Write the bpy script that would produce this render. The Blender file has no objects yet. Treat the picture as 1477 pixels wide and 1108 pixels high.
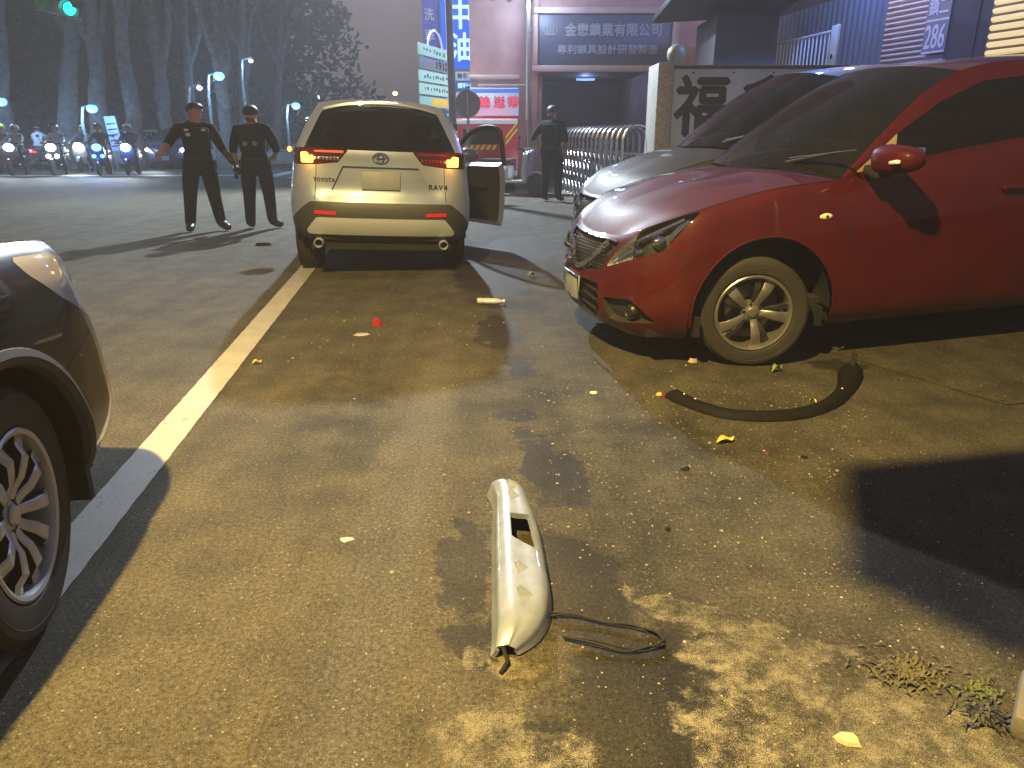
import bpy, bmesh, math, random
import numpy as np
from mathutils import Vector, Matrix, Euler

random.seed(7)
rng = np.random.default_rng(7)
scene = bpy.context.scene
COL = scene.collection
R = math.radians

# ------------------------------------------------------------------ camera
F_PX, CX, CY, HORIZON, EYE = 1060.0, 738.5, 554.0, 192.0, 1.36
PITCH = math.atan((CY - HORIZON) / F_PX)
cam = bpy.data.cameras.new('camera')
cam.sensor_fit = 'HORIZONTAL'
cam.sensor_width = 36.0
cam.lens = 36.0 * F_PX / 1477.0
cam.clip_start = 0.05
cam.clip_end = 600.0
cam_o = bpy.data.objects.new('camera', cam)
cam_o.location = (0, 0, EYE)
cam_o.rotation_euler = (math.pi / 2 - PITCH, 0, 0)
COL.objects.link(cam_o)
scene.camera = cam_o

# ------------------------------------------------------------------ night sky
world = bpy.data.worlds.new('World')
scene.world = world
world.use_nodes = True
wn = world.node_tree.nodes
wn['Background'].inputs[1].default_value = 1.12
# light polluted night sky: warm brown near the horizon, cooler and darker overhead
_tc = wn.new('ShaderNodeTexCoord'); _sx = wn.new('ShaderNodeSeparateXYZ'); _mr = wn.new('ShaderNodeMapRange'); _mx = wn.new('ShaderNodeMix'); _mx.data_type = 'RGBA'
world.node_tree.links.new(_tc.outputs['Generated'], _sx.inputs[0]); world.node_tree.links.new(_sx.outputs[2], _mr.inputs['Value'])
_mr.inputs['From Min'].default_value = 0.08; _mr.inputs['From Max'].default_value = 0.7
_mx.inputs[6].default_value = (0.172, 0.132, 0.130, 1); _mx.inputs[7].default_value = (0.115, 0.120, 0.178, 1)
world.node_tree.links.new(_mr.outputs['Result'], _mx.inputs[0]); world.node_tree.links.new(_mx.outputs[2], wn['Background'].inputs[0])

# ------------------------------------------------------------------ exposure
scene.render.engine = 'CYCLES'
scene.view_settings.view_transform = 'Standard'
scene.view_settings.look = 'None'
scene.view_settings.exposure = 0.0
scene.view_settings.gamma = 1.0
scene.cycles.max_bounces = 6
scene.cycles.diffuse_bounces = 2
scene.cycles.glossy_bounces = 3
scene.cycles.transmission_bounces = 6
scene.cycles.transparent_max_bounces = 12
scene.cycles.volume_bounces = 0
scene.cycles.sample_clamp_indirect = 4.0
scene.cycles.caustics_reflective = False
scene.cycles.caustics_refractive = False
scene.cycles.use_denoising = True

# ------------------------------------------------------------------ lamps that light the street
def lamp(name, kind, loc, energy, color, size=0.1, target=None, spot=None, blend=0.5, parent=None):
    l = bpy.data.lights.new(name, kind)
    l.energy = energy
    l.color = color
    if kind in ('POINT', 'SPOT'):
        l.shadow_soft_size = size
    if kind == 'SPOT':
        l.spot_size = R(spot)
        l.spot_blend = blend
    o = bpy.data.objects.new(name, l)
    o.location = loc
    if target is not None:
        d = Vector(target) - Vector(loc)
        o.rotation_euler = d.to_track_quat('-Z', 'Y').to_euler()
    COL.objects.link(o)
    if parent: o.parent = parent
    return o

SODIUM = (-1.45, 0.30, 5.5)         # warm street lamp leaning over the black car
COOL = (0.37, 18.3, 6.6)            # cool street lamp at the corner of the pink building
lamp('sodium_street_light', 'SPOT', (SODIUM[0], SODIUM[1], SODIUM[2] - 0.12), 6000, (1.0, 0.69, 0.20), 0.07,
     target=(-0.7, 1.3, 0), spot=146, blend=0.95)
lamp('cool_street_light', 'SPOT', (COOL[0] - 2.9, COOL[1] + 0.2, COOL[2] - 0.1), 9500, (0.78, 0.9, 1.0), 0.12,
     target=(-3.2, 10.5, 0), spot=140, blend=0.6)

# ================================================================== helpers
def tag(o, label=None, cat=None, group=None, kind=None):
    if label: o['label'] = label
    if cat: o['category'] = cat
    if group: o['group'] = group
    if kind: o['kind'] = kind
    return o

def empty(name, loc=(0, 0, 0), rz=0.0, label=None, cat=None, group=None):
    o = bpy.data.objects.new(name, None)
    o.location = loc
    o.rotation_euler = (0, 0, rz)
    o.empty_display_size = 0.2
    COL.objects.link(o)
    return tag(o, label, cat, group)

def px(x, y, z=0.0):
    u = (x - CX) / F_PX; v = -(y - CY) / F_PX
    d = (u, math.cos(PITCH) + v * math.sin(PITCH), -math.sin(PITCH) + v * math.cos(PITCH))
    t = (z - EYE) / d[2]
    return Vector((d[0] * t, d[1] * t, z))

def pxy(x, y, Y):
    u = (x - CX) / F_PX; v = -(y - CY) / F_PX
    d = (u, math.cos(PITCH) + v * math.sin(PITCH), -math.sin(PITCH) + v * math.cos(PITCH))
    t = Y / d[1]
    return Vector((d[0] * t, Y, EYE + d[2] * t))

# ------------------------------------------------------------------ materials
MATS = {}
def mat(name, col, rough=0.5, metal=0.0, coat=0.0, emit=None, es=0.0, var=None, bump=None, spec=0.5, trans=0.0, alpha=1.0, rvar=None, flake=None):
    if name in MATS: return MATS[name]
    m = bpy.data.materials.new(name)
    m.use_nodes = True
    nt = m.node_tree; N = nt.nodes; L = nt.links
    b = N['Principled BSDF']
    b.inputs['Base Color'].default_value = (*col, 1)
    b.inputs['Roughness'].default_value = rough
    b.inputs['Metallic'].default_value = metal
    b.inputs['Specular IOR Level'].default_value = spec
    b.inputs['Coat Weight'].default_value = coat
    b.inputs['Coat Roughness'].default_value = 0.04
    b.inputs['Transmission Weight'].default_value = trans
    b.inputs['Alpha'].default_value = alpha
    if emit:
        b.inputs['Emission Color'].default_value = (*emit, 1)
        b.inputs['Emission Strength'].default_value = es
    tc = N.new('ShaderNodeTexCoord')
    if var:
        n = N.new('ShaderNodeTexNoise'); n.inputs['Scale'].default_value = var[0]; n.inputs['Detail'].default_value = 6
        L.new(tc.outputs['Object'], n.inputs['Vector'])
        r = N.new('ShaderNodeMapRange'); r.inputs['From Min'].default_value = 0.3; r.inputs['From Max'].default_value = 0.7
        r.inputs['To Min'].default_value = 1 - var[1]; r.inputs['To Max'].default_value = 1 + var[1]
        L.new(n.outputs['Fac'], r.inputs['Value'])
        x = N.new('ShaderNodeVectorMath'); x.operation = 'SCALE'; x.inputs[0].default_value = col
        L.new(r.outputs['Result'], x.inputs['Scale']); L.new(x.outputs['Vector'], b.inputs['Base Color'])
    if rvar:
        n = N.new('ShaderNodeTexNoise'); n.inputs['Scale'].default_value = rvar[0]; n.inputs['Detail'].default_value = 5
        L.new(tc.outputs['Object'], n.inputs['Vector'])
        r = N.new('ShaderNodeMapRange'); r.inputs['From Min'].default_value = 0.3; r.inputs['From Max'].default_value = 0.7
        r.inputs['To Min'].default_value = max(0.01, rough - rvar[1]); r.inputs['To Max'].default_value = rough + rvar[1]
        L.new(n.outputs['Fac'], r.inputs['Value']); L.new(r.outputs['Result'], b.inputs['Roughness'])
    if bump:
        n = N.new('ShaderNodeTexNoise'); n.inputs['Scale'].default_value = bump[0]; n.inputs['Detail'].default_value = 4
        L.new(tc.outputs['Object'], n.inputs['Vector'])
        k = N.new('ShaderNodeBump'); k.inputs['Strength'].default_value = bump[1]; k.inputs['Distance'].default_value = bump[2] if len(bump) > 2 else 0.003
        L.new(n.outputs['Fac'], k.inputs['Height']); L.new(k.outputs['Normal'], b.inputs['Normal'])
    MATS[name] = m
    return m

def glow(name, col, s):
    return mat(name, (0.02, 0.02, 0.02), 0.5, emit=col, es=s)

RED = mat('red_car_paint', (0.052, 0.0038, 0.0035), 0.5, 0.0, coat=.85, var=(5, 0.14), spec=.1, bump=(2.2, .05, .02))
GREY = mat('grey_car_paint', (0.040, 0.039, 0.038), 0.5, 0.0, coat=.45, spec=.1)
SILVER = mat('silver_car_paint', (0.28, 0.335, 0.46), 0.34, 0.35, coat=1.0, rvar=(3, 0.06))
BLACKP = mat('black_car_paint', (0.006, 0.004, 0.005), 0.35, 0.0, coat=.55, spec=.2)
PLASTIC = mat('black_plastic', (0.018, 0.018, 0.019), 0.55, bump=(600, 0.15, 0.0006))
GREYPL = mat('grey_plastic', (0.035, 0.036, 0.042), 0.5, bump=(500, 0.15, 0.0006))
SEAM = mat('seam_shadow_gap', (0.004, 0.004, 0.004), 0.8)
RUBBER = mat('tyre_rubber', (0.018, 0.016, 0.0145), 0.75, var=(6, 0.25), bump=(250, 0.2, 0.001))
ALLOY = mat('alloy', (0.40, 0.42, 0.46), 0.38, 0.45, rvar=(12, 0.08))
ALLOYR = mat('worn_alloy', (0.26, 0.25, 0.24), 0.36, 0.75, rvar=(12, 0.1))
ALLOYD = mat('dark_alloy', (0.03, 0.03, 0.03), 0.4, 0.5)
CHROME = mat('chrome', (0.75, 0.76, 0.78), 0.08, 1.0)
SATIN = mat('satin_silver', (0.5, 0.55, 0.64), 0.4, 0.3)
BRAKE = mat('brake_steel', (0.2, 0.19, 0.18), 0.4, 0.9)
DARKIN = mat('dark_interior', (0.012, 0.012, 0.013), 0.8)
BEIGE = mat('beige_trim', (0.26, 0.22, 0.16), 0.6)
TINT = mat('tinted_glass', (0.005, 0.005, 0.006), 0.06, 0.0, spec=0.5, alpha=0.90)
CLEARG = mat('windscreen_glass', (0.01, 0.011, 0.012), 0.05, spec=0.5, alpha=0.72)
LENS = mat('clear_lens', (0.02, 0.02, 0.02), 0.02, alpha=0.16, spec=1.0)
LENSW = mat('pale_lens', (0.42, 0.42, 0.52), 0.10, alpha=0.85, coat=1.0)  # pale tone stands in for reflections on the black car's headlight
LAMPRED = mat('red_lens', (0.16, 0.004, 0.004), 0.08, coat=1.0)
AMBER = glow('amber_glow', (1.0, 0.36, 0.03), 11)
AMBERSOFT = mat('amber_lens', (0.5, 0.12, 0.01), 0.15, emit=(1.0, 0.22, 0.01), es=1.6)
LEDRED = glow('red_led', (1.0, 0.06, 0.02), 1.2)
REFLRED = mat('red_reflector', (0.5, 0.012, 0.02), 0.2, emit=(1.0, 0.03, 0.03), es=0.2)
WHITEB = mat('white_board', (0.62, 0.62, 0.6), 0.5)

# ------------------------------------------------------------------ mesh builder
class MB:
    def __init__(s): s.v = []; s.f = []; s.m = []
    def add(s, vs, fs, m=0):
        o = len(s.v)
        s.v += [tuple(map(float, p)) for p in vs]
        s.f += [tuple(i + o for i in f) for f in fs]
        s.m += [m] * len(fs)
        return s
    def box(s, c, d, rot=None, m=0, taper=1.0):
        x, y, z = d[0] / 2, d[1] / 2, d[2] / 2
        P = [Vector((a * x * (taper if e > 0 else 1), b * y * (taper if e > 0 else 1), e * z)) for e in (-1, 1) for a, b in ((-1, -1), (1, -1), (1, 1), (-1, 1))]
        if rot is not None:
            M = rot if isinstance(rot, Matrix) else Euler(rot).to_matrix()
            P = [M @ p for p in P]
        P = [p + Vector(c) for p in P]
        return s.add(P, [(3, 2, 1, 0), (4, 5, 6, 7), (0, 1, 5, 4), (1, 2, 6, 5), (2, 3, 7, 6), (3, 0, 4, 7)], m)
    def bbox(s, c, d, b=0.01, rot=None, m=0):
        """box with bevelled edges"""
        bm = bmesh.new(); bmesh.ops.create_cube(bm, size=1.0)
        for v in bm.verts: v.co = Vector((v.co.x * d[0], v.co.y * d[1], v.co.z * d[2]))
        bmesh.ops.bevel(bm, geom=list(bm.edges), offset=min(b, min(d) * 0.45), segments=2, affect='EDGES', profile=0.5)
        M = Matrix.Identity(3) if rot is None else (rot if isinstance(rot, Matrix) else Euler(rot).to_matrix())
        bm.verts.index_update()
        s.add([M @ v.co + Vector(c) for v in bm.verts], [[v.index for v in f.verts] for f in bm.faces], m)
        bm.free(); return s
    def tube(s, pts, r, n=8, m=0, cap=True, closed=False, flat=1.0):
        pts = [Vector(p) for p in pts]; k = len(pts)
        rs = r if isinstance(r, (list, tuple)) else [r] * k
        o = len(s.v); up = None
        for i, p in enumerate(pts):
            if closed: t = pts[(i + 1) % k] - pts[i - 1]
            else: t = pts[min(i + 1, k - 1)] - pts[max(i - 1, 0)]
            t = t.normalized() if t.length > 1e-9 else Vector((0, 0, 1))
            if up is None:
                up = Vector((0, 0, 1)) if abs(t.z) < 0.9 else Vector((1, 0, 0))
            a = (up - t * up.dot(t))
            a = a.normalized() if a.length > 1e-6 else t.orthogonal().normalized()
            up = a; b = t.cross(a)
            for j in range(n):
                w = 2 * math.pi * j / n
                s.v.append(tuple(p + a * (math.cos(w) * rs[i]) + b * (math.sin(w) * rs[i] * flat)))
        rr = k if closed else k - 1
        for i in range(rr):
            for j in range(n):
                i2 = (i + 1) % k
                s.f.append((o + i * n + j, o + i * n + (j + 1) % n, o + i2 * n + (j + 1) % n, o + i2 * n + j)); s.m.append(m)
        if cap and not closed:
            s.f.append(tuple(o + j for j in range(n - 1, -1, -1))); s.m.append(m)
            s.f.append(tuple(o + (k - 1) * n + j for j in range(n))); s.m.append(m)
        return s
    def lathe(s, prof, c=(0, 0, 0), ax='z', n=24, m=0, M=None, arc=2 * math.pi):
        """prof = [(radius, height)]"""
        o = len(s.v); full = abs(arc - 2 * math.pi) < 1e-6
        nn = n if full else n + 1
        for (r, h) in prof:
            for j in range(nn):
                w = arc * j / n
                x, y, z = r * math.cos(w), r * math.sin(w), h
                if ax == 'y': x, y, z = x, h, y
                elif ax == 'x': x, y, z = h, x, y
                p = Vector((x, y, z))
                if M is not None: p = M @ p
                s.v.append(tuple(p + Vector(c)))
        for i in range(len(prof) - 1):
            for j in range(n):
                j2 = (j + 1) % nn
                s.f.append((o + i * nn + j, o + i * nn + j2, o + (i + 1) * nn + j2, o + (i + 1) * nn + j)); s.m.append(m)
        return s
    def ell(s, c, r, n=14, k=9, m=0, M=None):
        pr = []
        o = len(s.v)
        for i in range(k + 1):
            a = -math.pi / 2 + math.pi * i / k
            for j in range(n):
                w = 2 * math.pi * j / n
                p = Vector((r[0] * math.cos(a) * math.cos(w), r[1] * math.cos(a) * math.sin(w), r[2] * math.sin(a)))
                if M is not None: p = M @ p
                s.v.append(tuple(p + Vector(c)))
        for i in range(k):
            for j in range(n):
                s.f.append((o + i * n + j, o + i * n + (j + 1) % n, o + (i + 1) * n + (j + 1) % n, o + (i + 1) * n + j)); s.m.append(m)
        return s
    def prism(s, poly, fn, d0, d1, m=0):
        """poly in 2d, fn(a,b,d)->3d, between depths d0 and d1"""
        n = len(poly); o = len(s.v)
        for d in (d0, d1):
            for a, b in poly: s.v.append(tuple(fn(a, b, d)))
        s.f.append(tuple(o + i for i in range(n - 1, -1, -1))); s.m.append(m)
        s.f.append(tuple(o + n + i for i in range(n))); s.m.append(m)
        for i in range(n):
            j = (i + 1) % n
            s.f.append((o + i, o + j, o + n + j, o + n + i)); s.m.append(m)
        return s
    def sheet(s, sh, m=0):
        return s.add(sh.V, sh.F, m)
    def mesh(s, name, mats, smooth=35):
        me = bpy.data.meshes.new(name)
        me.from_pydata(s.v, [], s.f)
        for mm in (mats if isinstance(mats, (list, tuple)) else [mats]): me.materials.append(mm)
        if len(me.materials) > 1: me.polygons.foreach_set('material_index', s.m)
        if smooth:
            me.polygons.foreach_set('use_smooth', [True] * len(me.polygons))
            me.set_sharp_from_angle(angle=R(smooth))
        me.update()
        return me
    def build(s, name, mats, parent=None, smooth=35, label=None, cat=None, group=None, kind=None, loc=None):
        o = bpy.data.objects.new(name, s.mesh(name, mats, smooth))
        COL.objects.link(o)
        if parent is not None: o.parent = parent
        if loc is not None: o.location = loc
        return tag(o, label, cat, group, kind)

def recalc(o):
    bm = bmesh.new(); bm.from_mesh(o.data)
    bmesh.ops.recalc_face_normals(bm, faces=bm.faces)
    bm.to_mesh(o.data); bm.free(); return o

def children(o): return [c for c in bpy.data.objects if c.parent == o]
def copy_tree(o, parent=None):
    kids = list(o.children)
    c = o.copy(); COL.objects.link(c); c.parent = parent
    for ch in kids: copy_tree(ch, c)
    return c

# ------------------------------------------------------------------ lettering
_txt = {}
def text_mesh(txt):
    if txt in _txt: return _txt[txt]
    cu = bpy.data.curves.new('t', 'FONT'); cu.body = txt; cu.size = 1.0
    cu.resolution_u = 3
    o = bpy.data.objects.new('t', cu); COL.objects.link(o)
    dg = bpy.context.evaluated_depsgraph_get(); dg.update()
    me = bpy.data.meshes.new_from_object(o.evaluated_get(dg))
    V = np.array([v.co[:] for v in me.vertices], float).reshape(-1, 3); Fc = [tuple(p.vertices) for p in me.polygons]
    bpy.data.objects.remove(o); bpy.data.curves.remove(cu); bpy.data.meshes.remove(me)
    if len(V):
        V[:, :2] -= (V[:, :2].min(0) + V[:, :2].max(0)) / 2
    _txt[txt] = (V, Fc); return V, Fc

def text(txt, c, xdir, zdir, h=None, w=None, m=None, parent=None, bold=0.0, depth=0.003, name='lettering', label=None, slant=0.0):
    """flat lettering with a little thickness; xdir = reading direction, zdir = up"""
    V, Fc = text_mesh(txt)
    if not len(V): return None
    V = V.copy()
    sz = np.ptp(V[:, :2], axis=0)
    sy = (h / sz[1]) if h else None; sx = (w / sz[0]) if w else None
    sx = sx or sy; sy = sy or sx
    V[:, 0] *= sx; V[:, 1] *= sy
    V[:, 0] += V[:, 1] * slant
    X = Vector(xdir).normalized(); Z = Vector(zdir).normalized(); Nn = X.cross(Z)
    b = MB()
    offs = [(0, 0)] if not bold else [(0, 0), (bold, 0), (-bold, 0), (0, bold), (0, -bold)]
    for q, (ox, oy) in enumerate(offs):
        P = [Vector(c) + X * (v[0] + ox) + Z * (v[1] + oy) + Nn * (depth - q * depth * 0.12) for v in V]
        b.add(P, Fc)
    return b.build(name, m, parent, smooth=0, label=label)

# ------------------------------------------------------------------ curves and sheets
def spline(C, n, t=None):
    """smooth resample of control rows C (k, ..., d); returns n samples (or at params t in 0..1)"""
    C = np.asarray(C, float); k = len(C)
    if k == 2:
        tt = np.linspace(0, 1, n) if t is None else np.asarray(t)
        sh = (len(tt),) + (1,) * (C.ndim - 1)
        return C[0] + (C[1] - C[0]) * tt.reshape(sh)
    d = np.sqrt(((np.diff(C, axis=0)) ** 2).sum(-1)); 
    if d.ndim > 1: d = d.mean(axis=tuple(range(1, d.ndim)))
    d = np.maximum(d, 1e-6) ** 0.75
    u = np.concatenate([[0], np.cumsum(d)]); u /= u[-1]
    h = np.diff(u); sl = np.diff(C, axis=0) / h.reshape((-1,) + (1,) * (C.ndim - 1))
    T = np.zeros_like(C)
    for i in range(1, k - 1):
        T[i] = (sl[i - 1] * h[i] + sl[i] * h[i - 1]) / (h[i] + h[i - 1])
    T[0] = 1.5 * sl[0] - 0.5 * T[1]; T[-1] = 1.5 * sl[-1] - 0.5 * T[-2]
    tt = np.linspace(0, 1, n) if t is None else np.asarray(t, float)
    idx = np.clip(np.searchsorted(u, tt, side='right') - 1, 0, k - 2)
    s = (tt - u[idx]) / h[idx]
    e = (1,) * (C.ndim - 1)
    s_ = s.reshape((-1,) + e); hh = h[idx].reshape((-1,) + e)
    return ((2 * s_**3 - 3 * s_**2 + 1) * C[idx] + (s_**3 - 2 * s_**2 + s_) * hh * T[idx]
            + (-2 * s_**3 + 3 * s_**2) * C[idx + 1] + (s_**3 - s_**2) * hh * T[idx + 1])

def sdpoly(P, poly):
    """signed distance, negative inside"""
    P = np.asarray(P, float); poly = np.asarray(poly, float); n = len(poly)
    d = np.full(len(P), 1e9); ins = np.zeros(len(P), bool)
    for i in range(n):
        a = poly[i]; b = poly[(i + 1) % n]; e = b - a
        w = P - a
        t = np.clip((w @ e) / max(e @ e, 1e-12), 0, 1)
        d = np.minimum(d, np.hypot(*(w - t[:, None] * e).T))
        c = ((a[1] <= P[:, 1]) & (b[1] > P[:, 1])) | ((b[1] <= P[:, 1]) & (a[1] > P[:, 1]))
        with np.errstate(divide='ignore', invalid='ignore'):
            xx = a[0] + (P[:, 1] - a[1]) * e[0] / (e[1] if abs(e[1]) > 1e-12 else 1e-12)
        ins ^= c & (P[:, 0] < xx)
    return np.where(ins, -d, d)

class Sheet:
    def __init__(s, V, F, A): s.V = np.asarray(V, float); s.F = F; s.A = np.asarray(A, float)
    @staticmethod
    def grid(P, A=None):
        n, m = P.shape[:2]
        F = [(i * m + j, (i + 1) * m + j, (i + 1) * m + j + 1, i * m + j + 1) for i in range(n - 1) for j in range(m - 1)]
        if A is None:
            a, b = np.meshgrid(np.linspace(0, 1, n), np.linspace(0, 1, m), indexing='ij'); A = np.stack([a, b], -1)
        return Sheet(P.reshape(-1, 3), F, A.reshape(n * m, -1))
    def clip(s, d):
        """split along d = 0: returns (inside d<0, outside)"""
        d = np.where(np.abs(d) < 1e-7, 1e-7, d)
        V = list(s.V); A = list(s.A); cache = {}; inn = []; out = []
        neg = d < 0
        def cut(i, j):
            k = (i, j) if i < j else (j, i)
            if k not in cache:
                t = d[k[0]] / (d[k[0]] - d[k[1]])
                V.append(s.V[k[0]] * (1 - t) + s.V[k[1]] * t); A.append(s.A[k[0]] * (1 - t) + s.A[k[1]] * t)
                cache[k] = len(V) - 1
            return cache[k]
        for f in s.F:
            c = sum(bool(neg[i]) for i in f)
            if c == 0: out.append(f)
            elif c == len(f): inn.append(f)
            else:
                a = []; b = []
                for q in range(len(f)):
                    i, j = f[q], f[(q + 1) % len(f)]
                    (a if neg[i] else b).append(i)
                    if neg[i] != neg[j]:
                        x = cut(i, j); a.append(x); b.append(x)
                if len(a) > 2: inn.append(tuple(a))
                if len(b) > 2: out.append(tuple(b))
        V = np.array(V); A = np.array(A)
        return Sheet(V, inn, A).tidy(), Sheet(V, out, A).tidy()
    def tidy(s):
        u = sorted({i for f in s.F for i in f}); mp = {i: k for k, i in enumerate(u)}
        if not u: return Sheet(np.zeros((0, 3)), [], np.zeros((0, s.A.shape[1])))
        return Sheet(s.V[u], [tuple(mp[i] for i in f) for f in s.F], s.A[u])
    def poly(s, poly, ax=(0, 1)): return s.clip(sdpoly(s.A[:, list(ax)], poly))
    def normals(s):
        N = np.zeros_like(s.V)
        for f in s.F:
            a, b, c = s.V[f[0]], s.V[f[1]], s.V[f[2]]
            n = np.cross(b - a, c - a)
            if len(f) > 3: n = n + np.cross(c - a, s.V[f[3]] - a)
            for i in f: N[i] += n
        l = np.linalg.norm(N, axis=1, keepdims=True); l[l == 0] = 1
        return N / l
    def offset(s, h, N=None):
        N = s.normals() if N is None else N
        return Sheet(s.V + N * h, s.F, s.A)
    def rim(s, h):
        """wall from the border to an offset of h along the normals"""
        E = {}
        for f in s.F:
            for q in range(len(f)):
                i, j = f[q], f[(q + 1) % len(f)]
                if abs(s.V[i][1]) < 1e-4 and abs(s.V[j][1]) < 1e-4: continue
                if (j, i) in E: del E[(j, i)]
                else: E[(i, j)] = 1
        N = s.normals(); V = []; F = []; A = []
        for (i, j) in E:
            o = len(V)
            V += [s.V[i], s.V[j], s.V[j] + N[j] * h, s.V[i] + N[i] * h]; A += [s.A[i], s.A[j], s.A[j], s.A[i]]
            F.append((o + 3, o + 2, o + 1, o) if h > 0 else (o, o + 1, o + 2, o + 3))
        return Sheet(np.array(V).reshape(-1, 3), F, np.array(A).reshape(len(V), -1))
    def plug(s, h):
        """panel with its border turned by h"""
        r = s.rim(-abs(h)) ; n = len(s.V)
        return Sheet(np.vstack([s.V, r.V]), s.F + [tuple(i + n for i in f) for f in r.F], np.vstack([s.A, r.A]))
    def raised(s, h):
        """panel standing proud by h with side walls"""
        t = s.offset(h); r = t.rim(-h); n = len(t.V)
        return Sheet(np.vstack([t.V, r.V]), t.F + [tuple(i + n for i in f) for f in r.F], np.vstack([t.A, r.A]))
    def sunk(s, h):
        t = s.offset(-h); r = s.rim(-h); n = len(t.V)
        return Sheet(np.vstack([t.V, r.V]), t.F + [tuple(reversed([i + n for i in f])) for f in r.F], np.vstack([t.A, r.A]))
    def mirror(s):
        V = s.V.copy(); V[:, 1] *= -1
        return Sheet(V, [tuple(reversed(f)) for f in s.F], s.A)
    def flip(s): return Sheet(s.V, [tuple(reversed(f)) for f in s.F], s.A)
    def tf(s, M):
        V = s.V @ np.array(M.to_3x3()).T + np.array(M.translation); return Sheet(V, s.F, s.A)

def coons(b0, b1, a0, a1, n, m, bulge=None):
    """b0,b1: curves along u (bottom, top); a0,a1 along v (left, right); arrays sampled n / m"""
    u = np.linspace(0, 1, n)[:, None, None]; v = np.linspace(0, 1, m)[None, :, None]
    P = ((1 - v) * b0[:, None] + v * b1[:, None] + (1 - u) * a0[None] + u * a1[None]
         - ((1 - u) * (1 - v) * b0[0] + u * (1 - v) * b0[-1] + (1 - u) * v * b1[0] + u * v * b1[-1]))
    return P

def ribbon(pts, nrm, w, h=0.0012):
    pts = [np.asarray(p, float) for p in pts]; b = MB(); vs = []
    for i, p in enumerate(pts):
        t = pts[min(i + 1, len(pts) - 1)] - pts[max(i - 1, 0)]
        n = np.asarray(nrm[i]); c = np.cross(n, t); c /= max(np.linalg.norm(c), 1e-9)
        vs += [p + n * h - c * w / 2, p + n * h + c * w / 2]
    b.add(vs, [(2 * i, 2 * i + 1, 2 * i + 3, 2 * i + 2) for i in range(len(pts) - 1)])
    return b

# ================================================================== vehicles
FZ = [0.0, 0.08, 0.22, 0.4, 0.58, 0.74, 0.86, 0.95, 1.0]
class Shell:
    """car skin: lower body from the plan outline, bonnet, screens, roof and glasshouse sides (one half, y > 0)"""
    def __init__(s, st, prof, n=150, k=34, front_corner=0.72, cowl_l=0.48, tail=0.7):
        # st: (l, y, z0, z1, profile name)
        plan = np.array([[a[0], a[1]] for a in st], float)
        ext = np.vstack([plan[0] * [1, -1] if plan[0][1] > 0 else [plan[1][0], -plan[1][1]], plan, [plan[-2][0], -plan[-2][1]]])
        tan = ext[2:] - ext[:-2]
        nrm = np.stack([tan[:, 1], -tan[:, 0]], -1) * -1.0
        nrm /= np.linalg.norm(nrm, axis=1, keepdims=True)
        # outward normal: at the front it must point to -x
        if nrm[0][0] > 0: nrm *= -1
        C = np.zeros((len(st), len(FZ), 3))
        for i, a in enumerate(st):
            off = prof[a[4]]
            for j, fz in enumerate(FZ):
                z = a[2] + (a[3] - a[2]) * fz
                C[i, j] = (plan[i, 0] + nrm[i, 0] * off[j], max(0, plan[i, 1] + nrm[i, 1] * off[j]) if plan[i, 1] > 0 else 0, z)
        C2 = spline(C.transpose(1, 0, 2), k).transpose(1, 0, 2)
        P = spline(C2, n)
        pl = spline(plan, n)
        ds = np.concatenate([[0], np.cumsum(np.linalg.norm(np.diff(pl, axis=0), axis=1))])
        s.S = ds; s.P = P; s.plan = pl
        A = np.zeros((n, k, 4))
        A[:, :, 0] = ds[:, None]; A[:, :, 1] = P[:, :, 2]; A[:, :, 2] = (ds[-1] - ds)[:, None]; A[:, :, 3] = P[:, :, 0]
        s.side = Sheet.grid(P, A).flip()
        s.edge = P[:, -1]
        s.front_corner = front_corner
    def s_at_l(s, l): return float(np.interp(l, s.plan[:, 0], s.S)) if True else 0
    def edge_s(s, S):
        S = np.asarray(S, float)
        return np.stack([np.interp(S, s.S, s.edge[:, q]) for q in range(3)], -1)
    def edge_l(s, l):
        l = np.asarray(l, float)
        half = s.S > s.front_corner
        i0 = np.argmax(half)
        # monotone part along the flank
        x = s.edge[i0:, 0]; j = int(np.argmax(x)) + 1
        return np.stack([np.interp(l, x[:j], s.edge[i0:i0 + j, q]) for q in range(3)], -1)
    def point(s, S, z, rear=False):
        """surface point and normal for arc length S and height z"""
        if rear: S = s.S[-1] - S
        row = np.stack([[np.interp(S, s.S, s.P[:, j, q]) for q in range(3)] for j in range(s.P.shape[1])])
        p = np.array([np.interp(z, row[:, 2], row[:, q]) for q in range(3)]); p[2] = z
        d = 0.01
        row2 = np.stack([[np.interp(S + d, s.S, s.P[:, j, q]) for q in range(3)] for j in range(s.P.shape[1])])
        p2 = np.array([np.interp(z, row2[:, 2], row2[:, q]) for q in range(3)]); p2[2] = z
        p3 = np.array([np.interp(z + d, row[:, 2], row[:, q]) for q in range(3)]); p3[2] = z + d
        nn = np.cross(p3 - p, p2 - p); nn /= max(np.linalg.norm(nn), 1e-9)
        return p, nn
    def path(s, pts, rear=False, n=40, smooth=True):
        q = spline(np.array(pts, float), n) if smooth and len(pts) > 2 else spline(np.array(pts, float), n) if len(pts) > 2 else spline(np.array(pts, float), n)
        out = [s.point(a, b, rear) for a, b in q]
        return [o[0] for o in out], [o[1] for o in out]

def both(sh): return [sh, sh.mirror()]

def sheets_mb(shs):
    b = MB()
    for x in shs: b.sheet(x)
    return b

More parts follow.
